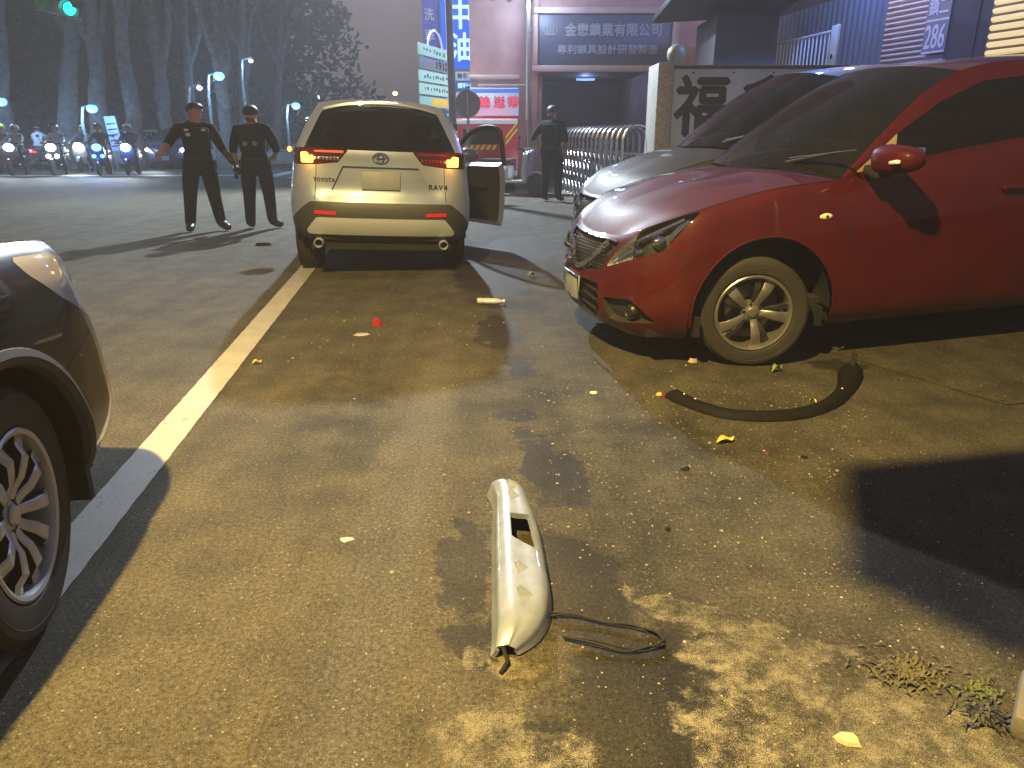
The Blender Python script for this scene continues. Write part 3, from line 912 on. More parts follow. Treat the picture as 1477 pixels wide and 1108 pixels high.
    for x in [side2, side.mirror() if False else side2.mirror(), gh, gh.mirror(), roof, roof.mirror(), rgf, rgf.mirror()]: b.sheet(x)
    b.build('body', SILVER, root, smooth=40)
    sheets_mb(both(hood)).build('bonnet', SILVER, root, smooth=40)
    tgo = sheets_mb([x.plug(.02) for x in both(tg)] + [x.sunk(.03) for x in both(rec)]).build('tailgate', SILVER, root, smooth=40)
    sheets_mb([x.plug(.03) for x in both(cld)]).build('bumper', GREYPL, root, smooth=40)
    sheets_mb([x.raised(.016) for x in both(skid)]).build('skid_plate', SATIN, root, smooth=40)
    sheets_mb(both(wind)).build('windscreen', CLEARG, root, smooth=60)
    sheets_mb([x.offset(-.003) for x in both(rgl)]).build('rear_window', TINT, root, smooth=60)
    for q in (glass, glass.mirror()): sheets_mb([q.offset(-.004)]).build('side_window', TINT, root, smooth=60)
    ld = sheets_mb([door.mirror().plug(.02)]).build('door', SILVER, root, smooth=40)
    interior(root, .45, 3.0, .72, .4, 1.05)
    # spoiler lip over the rear window
    b = MB()
    vs = []
    for y in np.linspace(-.53, .53, 22):
        z0 = 1.646 - .07 * (abs(y) / .53) ** 2.2
        for dx, dz in ((0, .008), (.10, -.006), (.105, -.028), (.03, -.04)): vs.append((3.02 + dx - .03 * (abs(y) / .53) ** 2, y, z0 + dz))
    b.add(vs, [(4 * i + j, 4 * i + (j + 1) % 4, 4 * i + 4 + (j + 1) % 4, 4 * i + 4 + j) for i in range(21) for j in range(4)] + [(3, 2, 1, 0), (84, 85, 86, 87)])
    recalc(b.build('spoiler', SILVER, root, smooth=40))
    for q in (lamp_s, lamp_s.mirror()):
        h = sheets_mb([q.plug(.03)]).build('tail_light', LAMPRED if False else mat('smoked_lens', (.03, .004, .004), .1, coat=1.0), root, smooth=50)
        s_ = 1 if q is lamp_s else -1
        sheets_mb([(amb if s_ > 0 else amb.mirror()).offset(-.004)]).build('turn_signal', AMBER, h)
        sheets_mb([(led if s_ > 0 else led.mirror()).offset(-.004)]).build('light_strip', LEDRED if s_ < 0 else LAMPRED, h)
        m = MB()
        for k in range(7):
            pt, n = sh.point(.40 + .035 * k, 1.12, rear=True); m.bbox((pt[0] + .001, pt[1] * s_, pt[2]), (.012, .026, .03), .004)
        m.build('reflector', LAMPRED if s_ > 0 else CHROME, h)
        pt, n = sh.point(.705, 1.12, rear=True)
        lamp('turn_signal_light', 'POINT', (pt[0] + .10, pt[1] * s_, pt[2]), 3.2, (1, .40, .05), .04, parent=root)
    for s_ in (1, -1):
        m = MB()
        pts, ns = sh.path([(.42, .625), (.52, .628), (.62, .63)], rear=True, n=10)
        vs = []
        for p_, n_ in zip(pts, ns):
            for dz, dn in ((-.016, 0), (-.014, .012), (.014, .012), (.016, 0)): vs.append((p_[0] + dn, p_[1] * s_, p_[2] + dz))
        m.add(vs, [(4 * i + j, 4 * i + j + 1, 4 * i + 5 + j, 4 * i + 4 + j) for i in range(9) for j in range(3)])
        recalc(m.build('reflector', REFLRED, root))
        m = MB()
        m.lathe([(.036, 3.10), (.044, 3.10), (.046, 3.33), (.040, 3.34), (.035, 3.33), (.034, 3.15), (.001, 3.15)], c=(0, s_ * .60, .335), ax='x', n=22)
        recalc(m.build('exhaust_pipe', SATIN, root))
    # emblem and badges on the tailgate
    pt, n = sh.point(.0, 1.135, rear=True); ex = pt[0] + .008
    m = MB()
    for (a, b_, dz, dx) in ((.072, .048, 0, 0), (.026, .046, .001, .003), (.055, .020, .017, .003)):
        m.tube([(ex + dx, a * math.cos(w), 1.135 + dz + b_ * math.sin(w)) for w in np.linspace(0, 2 * math.pi, 29)[:-1]], .0065, 6, closed=True)
    m.build('emblem', CHROME, tgo)
    bm_ = mat('badge_dark_chrome', (.05, .05, .05), .3, .6)
    def badge(word, S, z, sgn, h, gap_, bold):
        for k, ch in enumerate(word):
            yy = S + sgn * (k - (len(word) - 1) / 2) * gap_
            p_, n_ = sh.point(yy, z, rear=True); nv = Vector((n_[0], n_[1] * sgn, n_[2])); nv = nv if nv.x > 0 else -nv
            xd = Vector((0, 1, 0)); xd = (xd - nv * xd.dot(nv)).normalized(); zd = nv.cross(xd)
            text(ch, Vector((p_[0], p_[1] * sgn, p_[2])) + nv * .002, xd, zd, h=h, w=gap_ * .8, m=bm_, parent=tgo, bold=bold)
    badge('TOYOTA', .535, .925, -1, .034, .034, .002)
    badge('RAV4', .55, .885, 1, .044, .046, .003)
    m = MB(); m.bbox((sh.point(.1, .93, rear=True)[0][0] - .012, 0, .93), (.012, .36, .165), .006, rot=(0, R(-4), 0)); m.build('number_plate', mat('plain_plate', (.24, .26, .31), .5, var=(9, .1)), root)
    # gaps
    def gap(pts, w=.006, rear=True):
        for s_ in (1, -1):
            P_, N_ = sh.path(pts, n=26, rear=rear)
            ribbon([(a[0], a[1] * s_, a[2]) for a in P_], [(c[0], c[1] * s_, c[2]) for c in N_], w, .002).build('panel_gap', SEAM, root, smooth=0)
    gap([(.61, 1.06), (.612, .90), (.62, .74)])
    # floor, arches
    b = MB()
    b.box((1.25, 0, .30), (4.0, 1.35, .06)); b.box((-.1, 0, .6), (.8, .8, .5)); b.box((3.0, 0, .42), (.55, 1.1, .1))
    for cl in (0, 2.515):
        for s_ in (1, -1): b.lathe([(.43, s_ * .85), (.48, s_ * .4), (.02, s_ * .4)], c=(cl, 0, .36), ax='y', n=24, arc=math.pi)
    b.tube([(2.0, .3, .27), (2.9, .35, .27), (3.1, .6, .33)], .03, 8); b.tube([(2.515, -.7, .33), (2.515, .7, .33)], .035, 8)
    b.build('underbody', SEAM, root)
    for cl in (0, 2.515):
        for s_ in (1, -1):
            m = MB(); pts = [Vector((v.x, v.y * s_, v.z)) for v in arch_lip(sh, cl, .36, .445, 0, .3)]
            m.tube([v - Vector((0, .008 * s_, 0)) for v in pts], .024, 8); m.build('arch_lip', GREYPL, root)
    for l in (0, 2.515):
        for s_ in (1, -1):
            w_ = wheel(root, (l, s_ * .745, .345), s_, .345, .235, .23, STYLE_CRV)
            w_.matrix_basis = unroll
    # mirrors
    for s_ in (1, -1):
        if s_ > 0: continue
        m = MB(); m.ell((.80, s_ * 1.02, 1.12), (.07, .13, .085), 16, 10); mr = m.build('wing_mirror', SILVER, root)
        m = MB(); m.bbox((.868, s_ * 1.02, 1.12), (.01, .2, .13), .004); m.build('mirror_glass', CHROME, mr)
    # the open front passenger door: hinged at l = .60, swung out
    D = Matrix.Translation((.60, .855, 0)) @ Matrix.Rotation(R(36), 4, 'Z') @ Matrix.Translation((-.60, -.855, 0))
    outer = door.tf(D); inner = door.offset(-.085).tf(D).flip()
    od = sheets_mb([outer, door.rim(-.085).tf(D).flip()]).build('open_door', SILVER, root, smooth=40, label='front passenger door hanging open')
    recalc(od)
    sheets_mb([inner]).build('door_trim', mat('door_trim', (.02, .02, .022), .6), od, smooth=40)
    m = MB()
    def dp(l, z, dy=0): return D @ Vector((l, .845 - .20 * max(0, z - 1.06) + dy - .02, z))
    fr = spline(np.array([(.66, 1.05), (.80, 1.22), (1.0, 1.36), (1.25, 1.455), (1.50, 1.475), (1.60, 1.44), (1.625, 1.25), (1.62, 1.05)]), 40)
    m.tube([dp(l, z) for l, z in fr], .028, 8); m.build('window_frame', PLASTIC, od)
    m = MB(); n_ = len(fr)
    m.add([dp(l, z) for l, z in fr], [tuple(range(n_))]); m.build('window_glass', mat('door_glass', (.01, .012, .013), .05, alpha=.45), od, smooth=0)
    m = MB()
    m.bbox(D @ Vector((1.15, .715, .80)), (.55, .05, .07), .02, rot=(0, 0, R(36))); m.build('armrest', PLASTIC, od)
    m = MB(); m.ell(D @ Vector((.82, .95, 1.13)), (.07, .14, .09), 16, 10); m.build('wing_mirror', SILVER, od)
    return sh

SA = R(-81.5)
sx = Vector((math.cos(SA), math.sin(SA), 0))
roll = Matrix.Rotation(R(-2.3), 4, 'X')
suv = empty('silver_suv', Vector((-1.271, 7.156, 0)) - sx * 3.375, SA, 'silver suv seen from behind with its hazard lights on and one door open', 'car')
suv.rotation_euler = (Matrix.Rotation(SA, 4, 'Z') @ roll).to_euler()
build_suv(suv, roll.inverted())

# ================================================================== ground
class NG:
    """tiny helper for node graphs"""
    def __init__(s, m): s.nt = m.node_tree; s.N = s.nt.nodes; s.L = s.nt.links
    def put(s, sock, v):
        if isinstance(v, bpy.types.NodeSocket): s.L.new(v, sock)
        elif isinstance(v, (tuple, list)) and len(v) == 3 and sock.type == 'RGBA': sock.default_value = (*v, 1)
        else: sock.default_value = v
    def node(s, t, **k):
        n = s.N.new(t)
        for a, b in k.items(): setattr(n, a, b)
        return n
    def math(s, op, a, b=0.0, c=None, clamp=False):
        n = s.node('ShaderNodeMath', operation=op, use_clamp=clamp); s.put(n.inputs[0], a); s.put(n.inputs[1], b)
        if c is not None: s.put(n.inputs[2], c)
        return n.outputs[0]
    def noise(s, vec, scale, detail=4, rough=.5, out='Fac'):
        n = s.node('ShaderNodeTexNoise'); n.inputs['Scale'].default_value = scale; n.inputs['Detail'].default_value = detail; n.inputs['Roughness'].default_value = rough
        s.L.new(vec, n.inputs['Vector']); return n.outputs[out]
    def voro(s, vec, scale):
        n = s.node('ShaderNodeTexVoronoi'); n.inputs['Scale'].default_value = scale; s.L.new(vec, n.inputs['Vector']); return n.outputs['Distance'], n.outputs['Color']
    def ramp(s, v, a, b, lo=0.0, hi=1.0, smooth=True):
        n = s.node('ShaderNodeMapRange', interpolation_type='SMOOTHSTEP' if smooth else 'LINEAR')
        s.put(n.inputs['Value'], v)
        for k, x in zip(('From Min', 'From Max', 'To Min', 'To Max'), (a, b, lo, hi)): n.inputs[k].default_value = x
        return n.outputs['Result']
    def mix(s, f, a, b):
        n = s.node('ShaderNodeMix', data_type='RGBA'); s.put(n.inputs[0], f); s.put(n.inputs[6], a); s.put(n.inputs[7], b); return n.outputs[2]
    def vec(s, op, a, b=None, scale=None):
        n = s.node('ShaderNodeVectorMath', operation=op); s.put(n.inputs[0], a)
        if b is not None: s.put(n.inputs[1], b)
        if scale is not None: s.put(n.inputs['Scale'], scale)
        return n.outputs['Vector'] if op not in ('LENGTH', 'DOT_PRODUCT', 'DISTANCE') else n.outputs['Value']
    def sep(s, v):
        n = s.node('ShaderNodeSeparateXYZ'); s.L.new(v, n.inputs[0]); return n.outputs

def ground_material():
    m = bpy.data.materials.new('asphalt'); m.use_nodes = True
    g = NG(m); bs = g.N['Principled BSDF']
    P = g.node('ShaderNodeTexCoord').outputs['Object']
    X, Y, Z = g.sep(P)
    big = g.noise(P, .35, 3); mid = g.noise(P, 3.2, 5, .6); fine = g.noise(P, 70, 3, .6); micro = g.noise(P, 330, 2, .6)
    # older, coarser surface on the forecourt side
    edge = g.math('ADD', g.math('MULTIPLY', Y, .075), X)
    edge = g.math('ADD', edge, g.math('MULTIPLY', g.math('SUBTRACT', g.noise(P, 1.6, 5, .65), .5), .9))
    old = g.ramp(edge, .28, .52)
    smooth_c = g.mix(g.ramp(mid, .3, .7), (.070, .062, .043), (.112, .098, .066))
    old_c = g.mix(g.ramp(mid, .3, .7), (.046, .042, .034), (.088, .080, .061))
    col = g.mix(old, smooth_c, old_c)
    lvl = g.math('ADD', g.math('MULTIPLY', g.math('SUBTRACT', fine, .5), 2.4), g.math('MULTIPLY', g.math('SUBTRACT', micro, .5), 3.2))
    lvl = g.math('ADD', 1.0, lvl); lvl = g.math('MULTIPLY', lvl, g.ramp(big, .25, .75, .82, 1.14))
    col = g.vec('SCALE', col, scale=lvl)
    # pale sheen strip painted into the asphalt colour, and lengthwise streaks
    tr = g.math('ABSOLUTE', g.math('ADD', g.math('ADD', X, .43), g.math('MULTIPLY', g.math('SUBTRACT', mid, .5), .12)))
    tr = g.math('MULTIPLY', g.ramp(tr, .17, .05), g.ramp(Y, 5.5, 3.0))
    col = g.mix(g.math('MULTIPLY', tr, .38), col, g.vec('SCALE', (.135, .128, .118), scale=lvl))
    lanes = g.noise(g.vec('MULTIPLY', P, (5.5, .45, 1)), 1.0, 4, .6)
    col = g.vec('SCALE', col, scale=g.ramp(lanes, .3, .7, .84, 1.13))
    # pale stones in the surface
    def stones(scale, thr, size):
        d, c = g.voro(P, scale); r = g.sep(c)
        return g.math('MULTIPLY', g.ramp(d, size, size * .6), g.math('GREATER_THAN', r[0], thr)), r[1]
    s1, r1 = stones(190, .76, .46); s2, r2 = stones(85, .93, .34); s3, r3 = stones(40, .972, .26)
    s3 = g.math('MULTIPLY', s3, g.ramp(old, 0, 1, .25, 1))
    st = g.math('MAXIMUM', g.math('MULTIPLY', s1, .42), g.math('MAXIMUM', g.math('MULTIPLY', s2, .7), g.math('MULTIPLY', s3, .85)))
    stc = g.mix(r2, (.16, .15, .125), (.42, .40, .33))
    col = g.mix(st, col, stc)
    d4, c4 = g.voro(P, 95); dk = g.math('MULTIPLY', g.ramp(d4, .4, .2), g.math('GREATER_THAN', g.sep(c4)[2], .78))
    col = g.mix(g.math('MULTIPLY', dk, .6), col, (.025, .024, .023))
    # warped coordinates for stains
    W = g.vec('ADD', P, g.vec('SCALE', g.vec('SUBTRACT', g.noise(P, 5.5, 6, .68, 'Color'), (.5, .5, .5)), scale=.46))
    def blob(cx, cy, rx, ry, a=0.0, soft=.35):
        q = g.vec('SUBTRACT', W, (cx, cy, 0))
        x, y, _ = g.sep(q); ca, sa = math.cos(R(a)), math.sin(R(a))
        u = g.math('DIVIDE', g.math('ADD', g.math('MULTIPLY', x, ca), g.math('MULTIPLY', y, sa)), rx)
        v = g.math('DIVIDE', g.math('ADD', g.math('MULTIPLY', x, -sa), g.math('MULTIPLY', y, ca)), ry)
        r = g.math('ADD', g.math('MULTIPLY', u, u), g.math('MULTIPLY', v, v))
        return g.ramp(r, 1.1, .9 - soft)
    def union(L):
        o = L[0]
        for x in L[1:]: o = g.math('MAXIMUM', o, x)
        return o
    wet = union([blob(-.10, 5.15, .17, .55, 4), blob(.04, 4.35, .10, .28), blob(-.22, 7.3, .40, 1.0, 8), blob(-.02, 3.5, .15, .10), blob(.17, 2.85, .13, .34, 10), blob(.06, 3.25, .07, .1),
                 blob(-.15, 2.15, .085, .34), blob(.18, 2.02, .20, .36, 14), blob(.40, 1.50, .26, .34, 20), blob(-.11, 1.74, .07, .10), blob(.24, 1.30, .26, .2), blob(.1, 9.3, .5, 1.2), blob(2.0, 4.35, .2, .1)])
    wet2 = union([blob(.05, 3.8, .35, .9, 0, .8), blob(.35, 2.5, .5, .7, 20, .8), blob(-.1, 6.2, .5, .9, 0, .8), blob(.45, 1.6, .5, .5, 0, .8), blob(.9, 3.2, .6, .35, 0, .8), blob(-.9, 3.6, .3, 1.2, 7, .9)])
    col = g.mix(g.math('MULTIPLY', wet2, g.ramp(g.noise(P, 2.6, 6, .7), .38, .62, .05, .8)), col, g.vec('SCALE', col, scale=.42))
    col = g.mix(g.math('MULTIPLY', wet, .84), col, g.vec('MULTIPLY', col, (.22, .21, .20)))
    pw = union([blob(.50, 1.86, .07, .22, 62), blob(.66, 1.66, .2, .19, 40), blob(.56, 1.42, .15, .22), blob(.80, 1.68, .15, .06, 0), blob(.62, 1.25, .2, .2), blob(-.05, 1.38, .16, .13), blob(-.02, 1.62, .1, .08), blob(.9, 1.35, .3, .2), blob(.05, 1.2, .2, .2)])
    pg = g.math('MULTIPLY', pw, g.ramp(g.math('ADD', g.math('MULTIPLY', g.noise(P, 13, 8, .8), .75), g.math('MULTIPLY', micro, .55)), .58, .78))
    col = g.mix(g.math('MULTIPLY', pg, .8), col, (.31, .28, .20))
    # fine cracks along the lane
    def crack(x0, y0, dx, w):
        q = g.math('SUBTRACT', X, g.math('ADD', x0, g.math('MULTIPLY', g.math('SUBTRACT', Y, y0), dx)))
        q = g.math('ADD', q, g.math('MULTIPLY', g.math('SUBTRACT', g.noise(P, 4, 5, .6), .5), .05))
        return g.math('MULTIPLY', g.ramp(g.math('ABSOLUTE', q), w, w * .3), g.ramp(Y, 3.2, 2.0))
    ck = g.math('MAXIMUM', crack(-.62, 1.4, -.12, .0028), crack(-.40, 1.4, -.10, .0022))
    ck = g.math('MULTIPLY', ck, g.ramp(g.noise(P, 9, 3), .38, .55))
    col = g.mix(g.math('MULTIPLY', ck, .5), col, (.03, .028, .026))
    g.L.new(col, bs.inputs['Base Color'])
    ro = g.ramp(wet, 0, 1, .80, .74); ro = g.math('SUBTRACT', ro, g.math('MULTIPLY', st, .22))
    g.L.new(ro, bs.inputs['Roughness'])
    bs.inputs['Specular IOR Level'].default_value = .22
    h = g.math('ADD', g.math('MULTIPLY', st, .5), g.math('ADD', g.math('MULTIPLY', micro, .9), g.math('MULTIPLY', fine, .6)))
    h = g.math('MULTIPLY', h, g.ramp(wet, 0, 1, 1, .45))
    b = g.node('ShaderNodeBump'); b.inputs['Strength'].default_value = .9; b.inputs['Distance'].default_value = .009
    g.L.new(h, b.inputs['Height']); g.L.new(b.outputs['Normal'], bs.inputs['Normal'])
    return m

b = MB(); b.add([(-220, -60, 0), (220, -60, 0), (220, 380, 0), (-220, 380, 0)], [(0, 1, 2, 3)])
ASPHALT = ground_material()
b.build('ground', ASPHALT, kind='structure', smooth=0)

def paint_material(name, col):
    m = bpy.data.materials.new(name); m.use_nodes = True; g = NG(m); bs = g.N['Principled BSDF']
    P = g.node('ShaderNodeTexCoord').outputs['Object']
    n = g.math('ADD', g.noise(P, 26, 6, .75), g.math('MULTIPLY', g.noise(P, 2.5, 3), .35))
    wear = g.ramp(n, .75, .90)
    c = g.mix(g.ramp(g.noise(P, 5, 4), .3, .7), tuple(x * .86 for x in col), col)
    c = g.mix(g.math('MULTIPLY', wear, .75), c, (.12, .11, .10))
    dirt = g.ramp(g.noise(P, 160, 3), .35, .75, .80, 1.06)
    c = g.vec('SCALE', c, scale=dirt)
    g.L.new(c, bs.inputs['Base Color']); bs.inputs['Roughness'].default_value = .62
    b = g.node('ShaderNodeBump'); b.inputs['Strength'].default_value = .5; b.inputs['Distance'].default_value = .003
    g.L.new(g.noise(P, 260, 3), b.inputs['Height']); g.L.new(b.outputs['Normal'], bs.inputs['Normal'])
    return m
LINE = paint_material('road_paint', (.47, .455, .41))
b = MB(); n = 700; vs = []
for i in range(n + 1):
    y = -6 + 31.5 * (i / n) ** 1.5
    xr = -1.48 - .1185 * (y - 2.67); j = .0022
    vs += [(xr - .172 + random.uniform(-j, j), y, .004), (xr + random.uniform(-j, j), y, .004)]
b.add(vs, [(2 * i, 2 * i + 1, 2 * i + 3, 2 * i + 2) for i in range(n)])
b.build('white_line', LINE, kind='structure', smooth=0)
b = MB()
b.add([(-24, 25.3, .004), (-8.0, 25.6, .004), (-8.0, 26.1, .004), (-24, 25.8, .004)], [(0, 1, 2, 3)])
for k in range(4):
    x = -8.2 + k * 1.0
    b.add([(x, 24.3, .004), (x + .5, 24.3, .004), (x + .3, 28.6, .004), (x - .2, 28.6, .004)], [(0, 1, 2, 3)])
b.build('stop_line', LINE, kind='structure', smooth=0)
# concrete driveway that rises under the parked cars
CONC = mat('stained_concrete', (.13, .12, .105), .8, var=(2.2, .28), bump=(90, .5, .004))
b = MB()
ca, sa = math.cos(GA), math.sin(GA)
def loc(l, y, z): return (RED_ORG.x + ca * l - sa * y, RED_ORG.y + sa * l + ca * y, z)
pr = [(.62, .004), (2.0, .06), (3.6, .135), (9.0, .36)]
vs = []
for l, z in pr:
    for y in (-1.75, -.6, .6, 2.0, 3.4): vs.append(loc(l + (.35 if y < -1 else 0), y, z))
b.add(vs, [(5 * i + j, 5 * i + 5 + j, 5 * i + 6 + j, 5 * i + 1 + j) for i in range(3) for j in range(4)])
b.build('driveway', ASPHALT, kind='structure', smooth=0)
# pavement in front of the pink building
b = MB(); b.bbox((2.2, 20.6, .02), (8.0, 7.0, .09), .02); b.build('pavement', CONC, kind='structure')
KERB = mat('kerb_concrete', (.26, .26, .25), .8, var=(4, .2))
b = MB(); b.bbox((-24, 34.6, .08), (44, 6, .2), .03); b.build('far_pavement', KERB, kind='structure')

# ================================================================== buildings, signs, lamps
XA, ZA = Vector((1, 0, 0)), Vector((0, 0, 1))
PINK = mat('pink_tile_wall', (.42, .25, .235), .55, var=(3, .12), bump=(30, .2, .004))
PINKT = mat('pink_trim', (.52, .36, .34), .6, var=(3, .1))
DARKB = mat('dark_sign_face', (.085, .09, .14), .45)
GREYM = mat('grey_metal', (.25, .25, .26), .4, .7)
GALV = mat('galvanised_steel', (.45, .47, .48), .35, .8, rvar=(8, .1))
STEEL = mat('stainless_steel', (.40, .40, .42), .26, 1.0, rvar=(6, .08))
DARKW = mat('dark_wall', (.045, .045, .055), .7, var=(1.5, .25))
GRANITE = mat('speckled_granite', (.34, .32, .29), .5, var=(60, .55))
BANNER = mat('banner_wall', (.38, .47, .68), .6, var=(1.3, .2))
NAVY = mat('navy_paint', (.012, .013, .03), .5)
SIGNW = mat('dull_sign_letters', (.34, .34, .37), .5)
CYANW = glow('cool_lamp_glow', (.62, .9, 1.0), 14)

def sign_box(name, c, w, h, d, mt, parent, rz=0.0, label=None):
    m = MB(); m.bbox(c, (w, d, h), .015, rot=(0, 0, rz)); return m.build(name, mt, parent, label=label)

bld = empty('lock_factory_building', (1.9, 19, 0), 0, 'pink walled factory building with a dark company sign over its garage', 'building')
def on(parent, b, name, m, **k):
    o = b.build(name, m, None, **k)
    o.parent = parent; o.matrix_parent_inverse = Matrix.Translation(-Vector(parent.location)) if parent.rotation_euler.z == 0 else (Matrix.Translation(parent.location) @ parent.rotation_euler.to_matrix().to_4x4()).inverted()
    return o
b = MB()
def wallbox(x0, x1, y0, y1, z0, z1): b.box(((x0 + x1) / 2, (y0 + y1) / 2, (z0 + z1) / 2), (x1 - x0, y1 - y0, z1 - z0))
wallbox(-1.0, .72, 19.0, 28, 0, 9); wallbox(3.35, 5.2, 19.0, 28, 0, 9); wallbox(.72, 3.35, 19.0, 28, 2.82, 9); wallbox(.72, 3.35, 24, 28, 0, 2.82)
on(bld, b, 'wall', PINK, smooth=0)
b = MB(); b.box((2.03, 23.98, 1.4), (2.62, .02, 2.8)); b.box((2.03, 21.5, 2.81), (2.62, 4.9, .01)); on(bld, b, 'garage_interior', DARKW)
b = MB(); b.bbox((2.0, 21.6, 2.74), (.5, .12, .05), .01); on(bld, b, 'garage_lamp', glow('dim_blue_tube', (.25, .4, 1.0), 1.5))
lamp('garage_lamp_light', 'POINT', (2.0, 21.6, 2.6), 26, (.3, .45, 1.0), .1)
for (x0, x1, z0, z1) in ((.50, .62, 0, 9), (3.78, 3.92, 2.8, 9)):
    b = MB(); b.bbox(((x0 + x1) / 2, 18.96, (z0 + z1) / 2), (x1 - x0, .1, z1 - z0), .01); on(bld, b, 'pilaster', PINKT)
b = MB(); b.bbox((.62, 18.93, .24), (.62, .12, .48), .01); on(bld, b, 'plinth', mat('dark_brown_stone', (.07, .05, .045), .5))
b = MB(); b.bbox((-.42, 18.95, 2.62), (1.2, .12, .09), .01); on(bld, b, 'ledge', PINKT)
# company sign in its raised frame
b = MB()
b.bbox((2.18, 18.93, 3.42), (3.1, .10, 1.10), .01); sg = on(bld, b, 'sign_panel', DARKB)
for c, d in (((2.18, 18.90, 4.04), (3.4, .2, .14)), ((2.18, 18.90, 2.80), (3.4, .2, .14)), ((.55, 18.90, 3.42), (.12, .2, 1.10)), ((3.80, 18.90, 3.42), (.12, .2, 1.10))):
    b = MB(); b.bbox(c, d, .02); on(bld, b, 'sign_frame', PINKT)
def lettering(txt, c, parent, h=None, w=None, m=SIGNW, x=XA, z=ZA, bold=0.0, depth=.006, slant=0.0):
    o = text(txt, c, x, z, h=h, w=w, m=m, bold=bold, depth=depth, slant=slant)
    if o is None: return
    o.parent = parent; bpy.context.view_layer.update()
    o.matrix_parent_inverse = parent.matrix_world.inverted()
    return o
lettering('金懋鎖業有限公司', (2.36, 18.876, 3.64), bld, h=.27, w=2.25, bold=.008)
lettering('專利鎖具設計研發製造', (2.24, 18.876, 3.22), bld, h=.20, w=2.35, bold=.005)
# crown emblem left of the name
b = MB()
cx0, cz0 = .90, 3.63
for k in range(5):
    a = (k - 2) * .055
    b.tube([(cx0 + a * .8, 18.872, cz0 - .09), (cx0 + a * 1.6, 18.872, cz0 + .05 - abs(k - 2) * .012), (cx0 + a * 1.2, 18.872, cz0 + .11 - abs(k - 2) * .02)], .011, 5)
b.tube([(cx0 - .13, 18.872, cz0 - .10), (cx0 + .13, 18.872, cz0 - .10)], .012, 5)
on(bld, b, 'crown_emblem', SIGNW)
lettering('鎖', (-.02, 18.99, 4.78), bld, h=1.1, w=1.0, m=mat('dark_brown_letter', (.10, .06, .06), .5), bold=.02)
# light blue shop board with red characters
b = MB(); b.bbox((-.42, 18.80, 2.06), (1.16, .14, .62), .015); brd = b.build('shop_board', mat('lit_board', (.5, .55, .6), .5, emit=(.32, .55, .85), es=.45), None, label='pale blue shop board with pink characters on the factory wall', cat='sign')
b = MB(); b.bbox((-.42, 18.72, 2.31), (1.16, .02, .10), .004); on(brd, b, 'blue_band', mat('blue_band', (.03, .12, .5), .5, emit=(.05, .25, 1.0), es=.5))
PK = mat('pink_letter', (.6, .08, .16), .5, emit=(1, .12, .25), es=.5)
for ch, x in (('輸', -.66), ('送', -.30), ('帶', .03)):
    lettering(ch, (x, 18.722, 2.06), brd, h=.24, w=.25, m=NAVY, bold=.02, depth=.003)
    lettering(ch, (x, 18.715, 2.06), brd, h=.24, w=.25, m=PK, bold=.006, depth=.006)

# small red truck parked under the board
trk = empty('red_truck', (-.62, 18.0, 0), 0, 'small red truck with yellow stripes under the pale blue board', 'truck')
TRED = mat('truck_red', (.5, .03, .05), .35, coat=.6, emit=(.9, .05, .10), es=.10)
b = MB(); b.bbox((0, .2, 1.05), (1.55, 1.1, 1.25), .05); b.build('body', TRED, trk)
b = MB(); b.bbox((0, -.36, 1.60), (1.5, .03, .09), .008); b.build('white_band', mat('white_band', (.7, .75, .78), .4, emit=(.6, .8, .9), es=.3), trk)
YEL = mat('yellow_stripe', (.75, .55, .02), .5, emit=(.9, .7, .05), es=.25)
for k in range(2):
    b = MB(); b.prism([(.48 + .0, 1.10 + .13 * k), (.74, 1.42 + .13 * k), (.74, 1.48 + .13 * k), (.48, 1.16 + .13 * k)], lambda a, c, d: (a, d, c), -.372, -.36); b.build('yellow_stripe', YEL, trk)
for k in range(6):
    b = MB(); x = -.50 + .13 * k; b.prism([(x, 1.00), (x + .07, 1.00), (x + .13, 1.10), (x + .06, 1.10)], lambda a, c, d: (a, d, c), -.372, -.36); b.build('hazard_stripe', YEL, trk)
b = MB(); b.bbox((-.05, -.36, 1.28), (.9, .02, .32), .01); b.build('rear_window', TINT, trk)
for x in (-.6, .6):
    b = MB(); b.lathe([(.02, -.1), (.30, -.1), (.33, -.06), (.33, .06), (.30, .1), (.02, .1)], c=(x, .1, .33), ax='x', n=24); b.build('wheel', RUBBER, trk)
    b = MB(); b.bbox((x * 1.12, -.36, .62), (.14, .05, .2), .01); b.build('tail_light', LAMPRED, trk)
b = MB(); b.bbox((0, -.42, .48), (1.5, .12, .14), .02); b.build('bumper', GREYM, trk)

